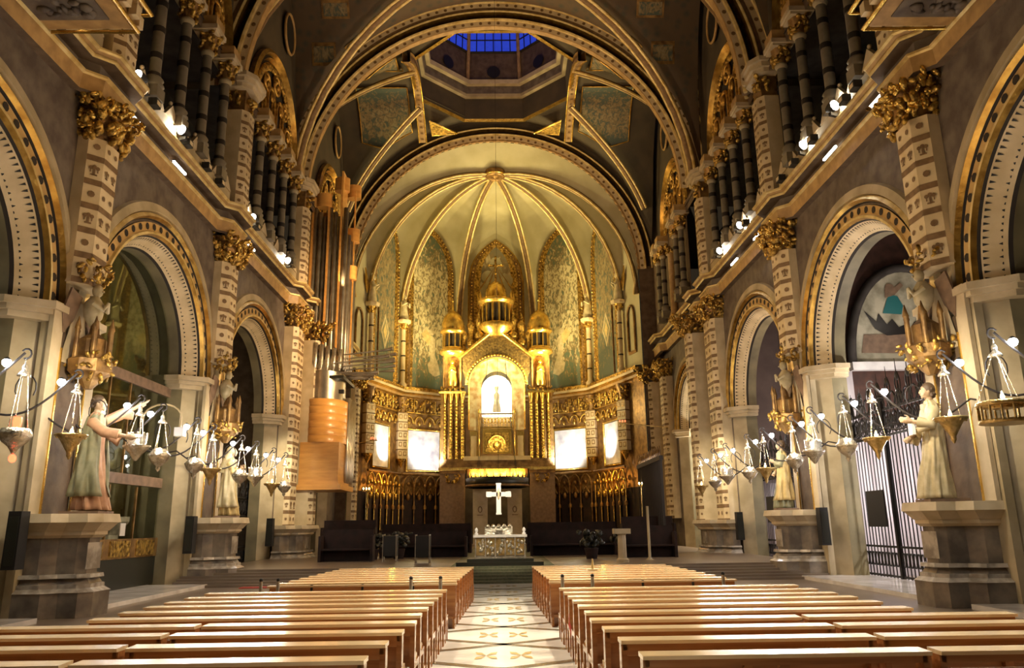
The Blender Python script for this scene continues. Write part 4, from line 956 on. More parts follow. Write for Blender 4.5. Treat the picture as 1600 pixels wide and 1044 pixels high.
# gable and arch
m = MB().use('gold_gable'); AZc = 11.75-.45
def gp(x, y, z): return (x, y, z)
n = 24; arc = [(2.15*cos(PI-PI*i/n), AZc+2.15*sin(PI*i/n)) for i in range(n+1)]; roof = []
for (x, z) in arc: roof.append((x*1.28, 15.5-.45-abs(x*1.28)*.82+.35))
for i in range(n): m.quad((arc[i][0], -.3, arc[i][1]), (arc[i+1][0], -.3, arc[i+1][1]), (roof[i+1][0], -.3, roof[i+1][1]), (roof[i][0], -.3, roof[i][1]))
m.build('gable_field', t)
for e in (-1, 1):
    m = MB().use('gold_bright'); m.tube([(0, -.4, 15.6), (e*2.8, -.4, 13.3)], .14, 6); m.use('gold_carved')
    for k in range(9): m.ball((e*(.2+k*.3), -.4, 15.65-(.2+k*.3)*.82), .13, 6, 4)
    m.build('gable_edge', t)
def P(r, d, th): return (r*cos(th), -.35-d, AZc+r*sin(th))
m = MB(); m.rings([(2.3, 0), (2.3, .1), (2.12, .16), (2.08, .02)], ['gold_bright', 'gold_bright', 'dark_groove'], P, 0, PI, 32); m.use('gold_bright')
for i in range(30): m.ball(P(2.2, .15, PI*(i+.5)/30), .08, 5, 4)
m.build('arch_roll', t)
m = MB(); m.rings([(2.08, .02), (1.98, -.1), (1.1, -.5)], ['gold_bright', 'mosaic_gold'], P, 0, PI, 32)
for e in (-1, 1):
    m.use('gold_bright'); m.quad((e*2.08, -.37, 8), (e*2.08, -.37, AZc), (e*1.98, -.25, AZc), (e*1.98, -.25, 8)); m.use('mosaic_gold'); m.quad((e*1.98, -.25, 8), (e*1.98, -.25, AZc), (e*1.1, .15, AZc), (e*1.1, .15, 8))
m.build('niche_reveal', t)
m = MB().use('niche_light'); pts = [(-1.12, .2, 9.0)]+[(1.12*cos(PI-PI*i/16), .2, AZc-.35+1.15*sin(PI*i/16)) for i in range(17)]+[(1.12, .2, 9.0)]; m.add(pts, [tuple(range(len(pts)))]); m.build('lit_opening', t)
m = MB().use('marble_white'); m.lathe([(.3, 9.3), (.33, 9.5), (.2, 10.2), (.25, 10.6), (.1, 10.8)], (0, .0, 0), 10, ry=.6); m.ball((0, 0, 10.95), .16, 8, 6); m.lathe([(.16, 11.0), (.22, 11.2), (.1, 11.2)], n=8)  # white stands for the niche light washing out the figure
m.build('seated_figure', t)
m = MB().use('gold_bright'); m.box(-1.15, 1.15, -.05, .1, 9.15, 9.25); m.box(-1.15, 1.15, -.05, .1, 8.15, 8.25)
for i in range(9):
    x = -1.0+i*.25; m.tube([(x+.11*cos(a*PI/4), 0, 8.7+.2*sin(a*PI/4)) for a in range(8)], .03, 4, closed=True); m.tube([(x+.12, 0, 8.25), (x+.12, 0, 9.15)], .025, 4)
m.build('lattice_balustrade', t)
m = MB().use('cream'); m.quad((-2.3, .5, 5.5), (2.3, .5, 5.5), (2.3, .5, 9.2), (-2.3, .5, 9.2)); m.use('gold_bright'); m.box(-1.05, 1.05, -.1, .45, 6.3, 8.1); m.use('gold_carved'); m.box(-.85, .85, -.14, .4, 6.4, 7.8); m.use('gold_bright'); m.tube([(.6*cos(PI*i/10), -.2, 7.0+.6*sin(PI*i/10)) for i in range(11)], .07, 5); m.use('gold_carved'); m.ball((0, -.2, 6.9), (.3, .15, .3), 8, 5)
for e in (-1, 1): m.use('gold_bright'); m.box(e*1.7-.28, e*1.7+.28, .1, .45, 5.9, 8.0); m.use('cream'); m.box(e*1.7-.2, e*1.7+.2, .05, .45, 6.1, 7.6); m.use('gold_bright'); m.lathe([(.06, 6), (.05, 9.2), (.1, 9.3), (.02, 9.6)], (e*1.3, -.1, 0), 8)
m.build('retable', t)
m = MB().use('gold_dull'); m.box(-2.35, 2.35, -1.1, .6, 5.25, 5.75); m.use('cream'); m.box(-2.4, 2.4, -1.15, .6, 5.75, 6.05, .06); m.use('gold_bright'); m.box(-2.4, 2.4, -1.16, .6, 5.15, 5.28); m.build('balcony', t)
m = MB().use('gold_bright'); m.box(-2.2, 2.2, .2, .5, 4.4, 5.2); m.use('gold_dull')
for x in (-2.1, -.9, .9, 2.1): m.box(x-.08, x+.08, .0, .3, 4.4, 5.2)
m.build('ceiling_band', t)
m = MB().use('dark_wall'); m.quad((-2.35, .9, 0), (2.35, .9, 0), (2.35, .9, 5.2), (-2.35, .9, 5.2)); m.build('dark_recess', t)
# centre lantern
m = MB().use('dark_groove'); m.lathe([(.85, 16.0), (.85, 17.5)], (0, 0, 0), 12); m.use('gold_bright'); m.lathe([(.6, 15.0), (1.2, 15.5), (1.35, 15.9), (1.15, 16.0)], n=14)
for k in range(14): m.tube([(1.08*cos(k*PI/7), 1.08*sin(k*PI/7), 16.0), (1.08*cos(k*PI/7), 1.08*sin(k*PI/7), 17.5)], .08, 5)
m.lathe([(1.12, 17.45), (1.4, 17.6), (1.4, 17.8), (1.15, 17.9)], n=16)
for k in range(12): m.tube([(1.3*cos(k*PI/6), 1.3*sin(k*PI/6), 17.8), (1.34*cos(k*PI/6), 1.34*sin(k*PI/6), 18.4)], [.12, .02], 5)
m.build('centre_lantern', t)
m = MB().use('gold_bright'); m.lathe([(.8, 17.85), (.82, 18.3), (.62, 18.95), (.25, 19.3), (.08, 19.4)], n=14); m.build('centre_dome', t)
m = MB().use('gold_carved'); m.box(-.09, .09, -.05, .05, 19.3, 21.4); m.box(-.6, .6, -.05, .05, 20.55, 20.7); m.ball((0, -.08, 20.3), (.09, .08, .4), 8, 5); m.ball((0, -.08, 20.8), .1, 6, 4)
for e in (-1, 1): m.tube([(0, -.08, 20.55), (e*.5, -.08, 20.7)], .045, 5)
m.build('crucifix', t)
for x in (-1.2, 1.2):
    m = MB().use('gold_dull'); m.tube([(x*1.02, .1, 17.4+.9*sin(a*PI/6)) if False else (x+.18*cos(a*PI/4), .0, 17.9+.25*sin(a*PI/4)) for a in range(8)], .05, 5, closed=True); m.tube([(x, 0, 15.4), (x, 0, 17.6)], .06, 5); m.build('finial', t)
# white pillars below the shrine with carved emblems, crown ring canopy
for e, sd in ((-1, 'left'), (1, 'right')):
    t = thing('white_pillar', 'pale square pillar with small dark emblem under the crown canopy, '+sd, 'pillar', (APX+e*1.2, 54.8, .45), 0, 'pale canopy pillars')
    m = MB().use('cream_stone'); m.box(-.5, .5, -.4, .4, 0, 3.7); m.build('block', t)
    m = MB().use('brown_paint'); m.tube([(.13*cos(a*PI/4), -.41, 2.35+.2*sin(a*PI/4)) for a in range(8)], .035, 5, closed=True); m.box(-.2, .2, -.42, -.4, 1.95, 2.0); m.build('emblem', t)
t = thing('crown_canopy', 'dark round crown shaped canopy hanging in front of the shrine base', 'canopy', (APX, 53.0, 4.2))
m = MB().use('stone_dark'); m.lathe([(1.95, 0), (2.12, .05), (2.15, .6), (2.0, .65), (1.85, .6), (1.85, .05), (1.95, 0)], n=40); m.build('ring', t)
m = MB().use('iron_brown')
for k in range(30):
    a = 2*PI*k/30; m.tube([(2.08*cos(a), 2.08*sin(a), .5), (2.15*cos(a), 2.15*sin(a), .95)], [.06, .01], 5)
m.build('spikes', t); m = MB().use('gold_dull'); m.lathe([(2.16, .04), (2.2, .1), (2.16, .16)], n=40); m.build('gold_edge', t)
for k in range(4):
    a = PI/4+k*PI/2; m = MB().use('iron'); m.tube([(1.9*cos(a), 1.9*sin(a), .6), (.9*cos(a), .9*sin(a)+1.2, 9)], .02, 4); m.build('cable', t)
# ---------------- altar, cross, choir furniture ----------------
t = thing('altar_platform', 'dark green low platform under the main altar', 'platform', (-.08, 26.9, .45)); m = MB().use('stone_dark'); m.box(-1.45, 1.42, -.75, 1.2, 0, .12); m.box(-1.1, 1.1, -.55, 1.0, .12, .22); m.build('step', t)
t = thing('main_altar', 'low altar table with pale carved panels and two white knobs', 'altar', (-.08, 27.0, .67))
m = MB().use('silver'); m.box(-.86, .86, -.42, .42, 0, .06); m.use('marble_grey'); m.box(-.82, .82, -.38, .38, .06, .68); m.build('base', t)
m = MB().use('marble_white'); m.box(-.9, .9, -.46, .46, .68, .76); m.build('table_top', t)
for k in range(5):
    x = -.82+1.64*(k+.5)/5; m = MB().use('silver'); g = random.Random(k); m.use('brass'); m.box(x-.14, x+.14, -.40, -.38, .1, .65)
    m.use('silver')
    for h in range(12): m.ball((x+g.uniform(-.1, .1), -.41, g.uniform(.14, .6)), (.045, .02, .06), 5, 4)
    m.build('carved_panel', t)
m = MB().use('silver')
for k in range(6): m.box(-.84+1.64*k/5, -.80+1.64*k/5, -.43, -.38, .06, .68)
m.build('mullions', t)
for e in (-1, 1): m = MB().use('marble_white'); m.lathe([(.05, .76), (.07, .8), (.03, .84), (.06, .9), (.05, .95), (.01, 1.0)], (e*.8, -.3, 0), 10); m.build('knob', t)
t = thing('hanging_cross', 'bright white cross hanging above the main altar', 'cross', (-.13, 29.0, 2.15))
m = MB().use('marble_white'); m.box(-.085, .085, -.04, .04, 0, 1.08); m.box(-.36, .36, -.04, .04, .62, .78)
for (x, z) in ((-.36, .7), (.36, .7), (0, 1.08), (0, 0)): m.box(x-.1, x+.1, -.045, .045, z-.1 if z == .7 else z-.03, z+.1 if z == .7 else z+.03)
m.build('body', t); m = MB().use('cream'); m.ball((0, -.07, .72), (.045, .04, .22), 6, 5); m.build('figure', t)
m = MB().use('iron'); m.tube([(0, 0, 1.08), (0, .1, 25.6)], .008, 4); m.build('wire', t)
light('SPOT', 'cross_fill', (-.1, 24.0, 6.5), 2400, WHITE, .05, (-.13, 29, 2.7), 14, .5)  # light added to make the hanging cross shine
t = thing('celebrant_chair', 'small pale carved seat behind the altar, between white pillars', 'chair', (-.15, 31.5, .45)); m = MB().use('silver'); m.box(-.5, .5, -.2, .2, 0, .5); m.build('seat', t)
m = MB().use('silver'); m.box(-.55, .55, .2, .3, 0, 1.25)
for k in range(5): m.ball((-.44+.22*k, .2, 1.25), .09, 6, 4)
m.build('backrest', t); m = MB().use('stone_dark'); m.tube([(.2*cos(PI*i/8), -.22, .15+.35*sin(PI*i/8)) for i in range(9)], .05, 5); m.build('arch_ornament', t)
def stall(x, y, w_, h, lab, nm='choir_bench', mt='wood_dark'):
    t = thing(nm, lab, 'bench', (x, y, .45)); m = MB().use(mt); m.box(-w_/2, w_/2, .3, .38, 0, h); m.build('backrest', t); m = MB().use(mt); m.box(-w_/2, w_/2, -.15, .3, .42, .48); m.build('seat', t)
    for e in (-1, 1): m = MB().use(mt); m.box(e*w_/2-.05, e*w_/2+.05, -.2, .38, 0, h*.8); m.build('end_panel', t)
for s in (-1, 1):
    for j, (x, y, w_, h) in enumerate(((3.2, 34, 3.6, 1.05), (3.6, 39, 4.4, 1.4), (5.9, 31, 2.0, 1.2), (6.9, 36.5, 2.4, 1.6))):
        stall(APX/2+s*x, y, w_, h, 'dark wooden choir bench %s of the altar, %s' % (SIDE[s], ['behind the altar', 'far back by the arcade', 'close to the pillars', 'under the side wall'][j]))
t = thing('grille_screen', 'tall dark grille screen on the right side of the choir', 'screen', (7.3, 38.5, .45)); m = MB().use('iron_brown')
for k in range(16): m.box(-.05, .05, -3+k*.4-.02, -3+k*.4+.02, 0, 4.1)
m.build('bars', t); m = MB().use('iron_brown'); m.box(-.08, .08, -3.1, 3.1, 4.1, 4.3); m.box(-.08, .08, -3.1, 3.1, 0, .9); m.use('gold_dull')
for k in range(15): m.tube([(0, -3+k*.4, 4.3), (0, -2.8+k*.4, 4.75), (0, -2.6+k*.4, 4.3)], .03, 4)
m.build('rails', t)
t = thing('lectern_column', 'pale stone lectern column standing right of the altar steps', 'lectern', (4.1, 27.3, .45)); m = MB().use('cream_stone'); m.lathe([(.22, 0), (.22, .1), (.15, .16), (.14, .9), (.17, .95)], n=8, smooth=False); m.build('column', t); m = MB().use('cream_stone'); m.box(-.28, .28, -.25, .25, .95, 1.12); m.build('top', t)
t = thing('candle_pole', 'tall thin pale pole right of the stone lectern', 'pole', (5.35, 29, .45)); m = MB().use('pale_stone'); m.lathe([(.16, 0), (.05, .08), (.045, 1.9)], n=8); m.build('shaft', t)
for (x, y, lab) in ((-4.3, 30.5, 'chrome framed dark stool left of the altar'), (-2.9, 29.0, 'small dark lectern left of the altar')):
    t = thing('metal_stand', lab, 'stand', (x, y, .45)); m = MB().use('pipe_metal')
    for (a, b) in ((-.25, -.2), (.25, -.2), (-.25, .2), (.25, .2)): m.tube([(a, b, 0), (a, b, 1.0)], .025, 6)
    m.build('frame', t); m = MB().use('black'); m.box(-.27, .27, -.22, .22, .2, .95); m.build('body', t)
# potted greenery line behind the altar
g = random.Random(4)
for k, (x, y) in enumerate(((-5.3, 32.5), (-4.3, 33), (3.4, 30.5), (4.9, 32.5), (6.0, 33.5))):
    t = thing('potted_plant', 'dark leafy pot plant in the choir, %s from the left' % ORD[k], 'plant', (x, y, .45)); m = MB().use('wood_dark'); m.lathe([(.2, 0), (.28, .4)], n=10); m.build('pot', t); m = MB().use('stone_dark')
    for h in range(40): a = g.uniform(0, 2*PI); r = g.uniform(.1, .5); m.ball((r*cos(a), r*sin(a), .5+g.uniform(0, .5)), (.13, .05, .13), 5, 4, Quaternion((g.random(), g.random(), 1), g.uniform(0, 6)).to_matrix())
    m.build('foliage', t)
def candles(x, y, z, lab, n, mt='flame'):
    t = thing('candle_stand', lab, 'candle stand', (x, y, z)); m = MB().use('brass'); m.tube([(0, 0, .45-z if z < 5 else -.3), (0, 0, 0)], .025, 5); m.tube([(0, 0, 0), ((9.9 if x > 0 else -9.9)-x, 0, -.25)] if z > 5 else [(0, 0, 0), (0, 0, -.1)], .025, 5); m.box(-.16*n/2, .16*n/2, -.04, .04, -.02, .02); m.build('arm', t)
    for k in range(n): xx = .16*(k-(n-1)/2); m = MB().use('brass'); m.lathe([(.04, 0), (.03, .1)], (xx, 0, 0), 6); c = m.build('candle', t); m = MB().use(mt); m.ball((xx, 0, .15), (.035, .035, .06), 6, 4); m.build('flame', c)
candles(-8.2, 49.5, 7.1, 'small lit candles on the far left wall of the choir', 3, 'red_glass'); candles(7.2, 45.5, 7.5, 'red lit candles on the right pier of the choir', 3, 'red_glass')
candles(7.2, 40.5, 3.6, 'two yellow lit candles on the right choir grille', 2); candles(-7.7, 44.5, 3.7, 'lit candles under the pipe organ', 3)
# ---------------- pipe organ ----------------
t = thing('pipe_organ', 'modern pipe organ with curved orange wood case hanging on the left', 'organ', (-8.9, 39.2, 0))
m = MB().use('wood_organ'); m.box(-1.0, 1.15, -1.6, 1.6, 3.5, 3.75); m.box(-.95, .95, -1.35, 1.4, 3.75, 5.8); m.build('lower_case', t)
m = MB().use('wood_organ')
for k in range(6):
    z = 5.8+k*.36; m.lathe([(1.32, z), (1.33, z+.345), (1.30, z+.36)], (-.1, 0, 0), 28, True, .85, 1.1)
m.build('curved_case', t)
m = MB().use('pipe_metal'); m.lathe([(1.2, 7.96), (1.2, 9.4)], (-.1, 0, 0), 28, True, .8, 1.1); m.use('black'); m.box(.7, .95, -.75, -.6, 8.3, 8.5); m.build('metal_drum', t)
def pipe(m, x, y, z0, z1, r):
    m.lathe([(r*.3, z0), (r, z0+.35), (r, z1), (r*.8, z1), (r*.8, z1-.3)], (x, y, 0), 10)
for k in range(6): m = MB().use('silver'); pipe(m, -.75+k*.3, -1.15-.1*sin(k), 9.4, 10.9-.08*k, .12); m.build('small_pipe', t)
for k in range(7): m = MB().use('pipe_grey'); pipe(m, -.9+k*.27, -.85, 10.0, 18.3-.25*(k % 3), .13); m.build('tall_pipe', t)
for k in range(5): m = MB().use('pipe_grey'); pipe(m, .75, -.2+k*.42, 9.6, 17.0-.2*k, .16); m.build('tall_pipe', t)
for k in range(5): m = MB().use('pipe_metal'); pipe(m, 1.0, .2+k*.4, 3.9, 8.2, .13); m.build('side_pipe', t)
m = MB().use('wood_organ')
for (x0, x1, y0, y1, z0, z1) in ((-1.05, -.95, -1.05, -.6, 9.4, 19.0), (-.2, -.1, -1.05, -.7, 10, 19.0), (.45, .55, -1.0, .2, 10, 20.4), (.95, 1.02, .2, .3, 10, 19.8)): m.box(x0, x1, y0, y1, z0, z1)
m.build('post', t)
for (x, y, z) in ((-.45, -.9, 18.3), (.35, -.3, 19.5), (.75, .9, 19.6), (.8, .2, 14.6), (.85, .4, 16.8)):
    m = MB().use('wood_organ'); m.lathe([(.45, z), (.45, z+.75)], (x, y, 0), 20, True, .9, .7); m.build('curved_cap', t)
m = MB().use('pipe_grey')
for k in range(7):
    f = k/6; y = -1.2+2.6*f; L = 3.0-.5*abs(f-.4); z = 9.75+.5*(k % 2); dz = .35-.25*f
    m.tube([(.5, y, z), (.5+L*.8, y-.1, z+dz*.7), (.5+L, y-.12, z+dz)], [.03, .045, .10], 8)
for k in range(6):
    y = -.9+k*.36; m.tube([(.5, y, 9.35), (2.2, y, 9.32), (2.7-.16*k, y, 9.35)], [.03, .045, .1], 8)
m.build('horizontal_trumpets', t)
m = MB().use('stone_dark'); m.box(.2, 1.0, -1.2, 1.8, 9.0, 9.15); m.build('trumpet_shelf', t)
# ---------------- statue pedestals, statues, canopies ----------------
def pedestal(s, y, lab, h=2.1, xi=1.3, wd=.68):
    t = thing('statue_pedestal', lab, 'pedestal', (SX(s, 10.12), y, 0), 0, 'marble pedestals'); k = h/2.1
    def pl(o, z0, z1, o2=None):
        o2 = o if o2 is None else o2
        def q(o): return [(0, -wd-o), (.45+o, -wd-o), (.7+o, -wd*.68-o), (xi-.2+o, -wd*.68-o), (xi+o, -wd*.42-o*.5), (xi+o, wd*.42+o*.5), (xi-.2+o, wd*.68+o), (.7+o, wd*.68+o), (.45+o, wd+o), (0, wd+o)]
        A, B = q(o), q(o2); n = len(A); m.add([(-s*a, b, z0*k) for a, b in A]+[(-s*a, b, z1*k) for a, b in B], [tuple(range(n))[::-1], tuple(range(n, 2*n))]+[(i, (i+1) % n, n+(i+1) % n, n+i) for i in range(n)])
    m = MB().use('marble_grey'); pl(.12, 0, .5); m.use('marble_pale'); pl(.14, .5, .58, .02); pl(.02, .58, .66); m.use('marble_grey'); pl(-.02, .66, .78, -.1); m.use('marble_pale'); pl(-.0, .78, .86, -.02); m.build('base', t)
    m = MB().use('marble_grey'); pl(-.14, .86, 1.6); m.build('die', t)
    m = MB().use('marble_pale'); m.box(*sorted((-s*(xi-.135), -s*(xi-.125))), -.3, .3, .95*k, 1.5*k); m.build('inlaid_panel', t)
    m = MB().use('cream_stone'); pl(-.1, 1.6, 1.66, -.04); pl(-.02, 1.66, 1.74); pl(0, 1.74, 1.92, .16); pl(.2, 1.92, 2.1, .16); m.build('cap', t)
    return t
pedestal(-1, 17.4, 'large marble pedestal under the statue with outstretched arms, left'); pedestal(1, 16.75, 'large marble pedestal under the robed statue holding a book, right')
pedestal(-1, 26.4, 'marble pedestal under the veiled statue, left'); pedestal(1, 25.9, 'marble pedestal under the smaller robed statue, right')
pedestal(-1, 36.5, 'marble base of the paired pilasters on the left', 1.85, 1.2, 1.9); pedestal(1, 35.8, 'marble base of the paired pilasters on the right', 1.85, 1.2, 1.9)
def niche(s, y, lab, H):
    t = thing('statue_canopy', lab, 'canopy', (SX(s, 10.1), y, 2.1), 0, 'gothic statue canopies')
    m = MB().use('cream_stone')
    for e in (-1, 1): m.box(*sorted((0, -s*.1)), e*.78-.2, e*.78+.2, 0, H+1.9)
    m.add([(-s*.1, e*(.58), H+.6) for e in (-1, 1)]+[(-s*.1, e*.15, H+2.1) for e in (1, -1)], [(0, 1, 2, 3)]); m.build('surround', t)
    m = MB().use('gold_bright')
    for e in (-1, 1): m.box(*sorted((-s*.1, -s*.13)), e*.57-.025, e*.57+.025, 0, H+.9)
    m.build('gold_strip', t)
    m = MB().use('wall_brown'); m.box(*sorted((-s*.0, -s*.06)), -.58, .58, 0, H+1.3); m.build('backing', t)
    m = MB().use('gold_dull'); m.lathe([(.1, H+.05), (.28, H+.25), (.5, H+.42), (.52, H+.7), (.45, H+.75)], (-s*.5, 0, 0), 8, False, .9, 1.0); m.use('gold_carved'); m.leaves((-s*.5, 0, H+.2), 1.0, 1.1, .6, 80, .06, int(y)); m.build('canopy', t)
    m = MB().use('gold_dull')
    for k in range(6):
        a = k*PI/3; m.lathe([(.06, 0), (.06, .7), (.08, .72), (.01, 1.0)], (-s*.5+.4*cos(a), .4*sin(a), H+.7), 6)
    m.lathe([(.3, H+.7), (.3, H+1.2), (.12, H+1.35), (.03, H+2.0)], (-s*.5, 0, 0), 8, False); m.build('pinnacles', t)
    # winged bust crowning the canopy
    m = MB().use('gold_carved'); m.leaves((-s*.25, 0, H+2.55), .7, 1.1, .5, 50, .07, 3); m.build('foliage_bracket', t)
    m = MB().use('robe_sand'); m.lathe([(.05, H+1.5), (.2, H+1.75), (.24, H+2.05), (.1, H+2.25)], (-s*.42, 0, 0), 10); m.ball((-s*.46, 0, H+2.4), (.13, .12, .16), 8, 6); m.ball((-s*.6, 0, H+2.38), .03, 5, 4); m.tube([(-s*.5, -.2, H+2.05), (-s*.7, -.1, H+1.9), (-s*.75, 0, H+2.1)], [.07, .05, .04], 6); m.tube([(-s*.5, .2, H+2.05), (-s*.7, .1, H+1.9), (-s*.75, 0, H+2.1)], [.07, .05, .04], 6); m.build('angel_bust', t)
    for e in (-1, 1): m = MB().use('robe_brown'); m.poly([(-s*.2, e*.12, H+2.2), (-s*.15, e*.5, H+2.35), (-s*.12, e*.72, H+1.7), (-s*.12, e*.6, H+1.25), (-s*.15, e*.3, H+1.6)], (s*.05, 0, 0)); m.build('wing', t)
niche(-1, 17.55, 'gothic canopy and cream niche above the large left statue', 2.75); niche(1, 16.9, 'gothic canopy and cream niche above the large right statue', 2.75)
niche(-1, 26.6, 'gothic canopy and niche above the veiled left statue', 2.45); niche(1, 25.9, 'gothic canopy and niche above the smaller right statue', 2.45)
def hand(m, p, d, palm, size=1.0, curl=.5):
    d = Vector(d).normalized(); u = Vector(palm); u = (u-d*u.dot(d)).normalized(); w_ = d.cross(u); p = Vector(p); S_ = size
    m.ball(p+d*.045*S_, (.045*S_, .045*S_, .05*S_), 8, 6)
    m.tube([p-d*.02*S_+w_*0, p+d*.05*S_, p+d*.09*S_], [.035*S_, .045*S_, .04*S_], 8)
    for k, L in enumerate((.075, .09, .085, .065)):
        q = p+d*.085*S_+w_*(-.033+.022*k)*S_; c = curl
        m.tube([q, q+(d*cos(c*.4)+u*sin(c*.4))*L*.5*S_, q+(d*cos(c*.4)+u*sin(c*.4))*L*.5*S_+(d*cos(c)+u*sin(c))*L*.5*S_], [.012*S_, .011*S_, .008*S_], 6)
    q = p+d*.02*S_-w_*.04*S_; m.tube([q, q-w_*.03*S_+d*.035*S_, q-w_*.03*S_+d*.07*S_+u*.015*S_], [.014*S_, .012*S_, .009*S_], 6)
def statue(name, loc, rz, label, H, robe, cloak, arms, hair='hair_dark', hood=None, lean=0, book=False, sway=.08):
    """local frame: +y is where the figure faces, x to its right; arms = two lists of points (shoulder, elbow, wrist), palm dir"""
    t = thing(name, label, 'statue', loc, rz, None); k = H/2.25; rr = random.Random(int(H*100))
    # body: head with face, neck, shoulders, forearms, hands and feet as one surface
    m = MB().use('skin_stone'); hz = H-.16*k; cx = lean
    def S3(x, y, z): return (cx*(z/H)+x*k, y*k, z)
    m.ball(S3(0, .02, hz), (.098*k, .118*k, .145*k), 14, 10); m.tube([S3(0, -.02, H-.42*k), S3(0, 0, H-.24*k)], [.085*k, .06*k], 10)
    m.ball(S3(0, .142, hz-.015*k), (.018*k, .03*k, .035*k), 6, 5); m.ball(S3(0, .118, hz+.035*k), (.06*k, .02*k, .012*k), 8, 4); m.ball(S3(0, .128, hz-.066*k), (.03*k, .014*k, .010*k), 6, 4); m.ball(S3(0, .105, hz-.11*k), (.035*k, .03*k, .025*k), 6, 4)
    for e in (-1, 1): m.ball(S3(e*.036, .125, hz+.012*k), (.015*k, .01*k, .01*k), 6, 4); m.ball(S3(e*.1, .01, hz-.005*k), (.012*k, .025*k, .035*k), 6, 4); m.ball(S3(e*.05, .09, hz-.04*k), (.035*k, .03*k, .03*k), 6, 4)
    m.tube([S3(0, 0, H-.40*k), S3(0, 0, .9*k), S3(0, 0, .15)], [.17*k, .13*k, .1*k], 10)
    for (A, palm, curl) in arms:
        q = [Vector(S3(*p[:2], 0)) + Vector((0, 0, p[2]*k)) for p in A]; q = [Vector((cx*(p[2]*k/H)+p[0]*k, p[1]*k, p[2]*k)) for p in A]
        m.tube(q, [.085*k, .062*k, .036*k], 8); hand(m, q[-1], q[-1]-q[-2], palm, 1.35*k, curl)
    for e in (-1, 1): m.ball((e*.11*k, .16*k, .045), (.055*k, .14*k, .045), 8, 5)
    b = m.build('body', t); md = b.modifiers.new('join', 'REMESH'); md.mode = 'VOXEL'; md.voxel_size = .013*k; md.use_smooth_shade = True
    # robe: folded loft
    def loft(name, mt, prof, folds, amp, a0=0, a1=2*PI, off=0, sw=sway):
        m = MB().use(mt); nu, nv = 72, len(prof)*3
        def F(u, v):
            f = v*(len(prof)-1); i = min(len(prof)-2, int(f)); q = f-i; q = q*q*(3-2*q)*.5+q*.5; z0, rx0, ry0 = prof[i]; z1, rx1, ry1 = prof[i+1]
            z = (z0+(z1-z0)*q)*k; rx = rx0+(rx1-rx0)*q; ry = ry0+(ry1-ry0)*q; a = a0+(a1-a0)*u; low = max(0, 1-z/(1.6*k))
            fo = amp*(.25+low)*(sin(folds*a+3*z+off)+.5*sin(folds*1.7*a-2*z+off*2)); X = (rx+fo)*cos(a)+sw*sin(z*2.2)*low; Y = (ry+fo)*sin(a)+sw*1.2*low*low
            return (cx*(z/H)+X*k, Y*k, z)
        m.grid(F, nu, nv); o = m.build(name, t); sd = o.modifiers.new('thick', 'SOLIDIFY'); sd.thickness = .012
        return o
    loft('robe', robe, [(.05, .33, .30), (.35, .30, .26), (.8, .26, .2), (1.2, .22, .16), (1.5, .235, .165), (1.72, .25, .15), (1.84, .19, .12), (1.92, .09, .085)], 9, .034)
    if cloak: loft('cloak', cloak, [(.3, .40, .34), (.7, .36, .28), (1.2, .31, .23), (1.6, .30, .2), (1.82, .22, .15), (1.9, .11, .11)], 7, .045, PI*.62, PI*2.32, 1.3)
    m = MB().use(robe)
    for (A, palm, curl) in arms:     # sleeves
        q = [Vector((cx*(p[2]*k/H)+p[0]*k, p[1]*k, p[2]*k)) for p in A]; e2 = q[1].lerp(q[2], .62)
        m.tube([q[0]+(q[0]-q[1])*.15, q[0], q[0].lerp(q[1], .5), q[1], q[1].lerp(e2, .5), e2], [.07*k, .115*k, .1*k, .105*k, .105*k, .115*k], 12)
        m.tube([q[1].lerp(e2, .2)-Vector((0, 0, .05*k)), e2-Vector((0, 0, .14*k)), e2-Vector((0, 0, .05*k))], [.05*k, .08*k, .05*k], 8)
    m.build('sleeves', t)
    m = MB().use(hood or hair)
    if hood:
        m.ball((cx*hz/H, -.02*k, hz+.02*k), (.135*k, .135*k, .175*k), 14, 8); m.tube([(cx*hz/H, -.05*k, hz), (cx, -.09*k, H-.45*k), (cx*.8, -.16*k, H-.85*k)], [.12*k, .17*k, .22*k], 12); m.build('veil', t)
        b.location = (0, .045*k, 0)
    else:
        m.ball((cx*hz/H, -.02*k, hz+.045*k), (.118*k, .13*k, .145*k), 12, 8)
        for j in range(16): a = rr.uniform(0, PI)+PI; m.ball((cx*hz/H+.1*k*cos(a), -.02*k+.1*k*sin(a), hz-.12*k+rr.uniform(0, .25)*k), .035*k, 6, 4)
        m.build('hair', t)
    if book: m = MB().use('paper'); p = Vector(book)*k; m.box(p.x-.1*k, p.x+.1*k, p.y-.03*k, p.y+.03*k, p.z-.16*k, p.z+.16*k); m.build('book', t)
    m = MB().use('robe_brown'); m.box(-.38*k, .38*k, -.34*k, .36*k, -.02, .04); m.build('plinth', t)
    return t
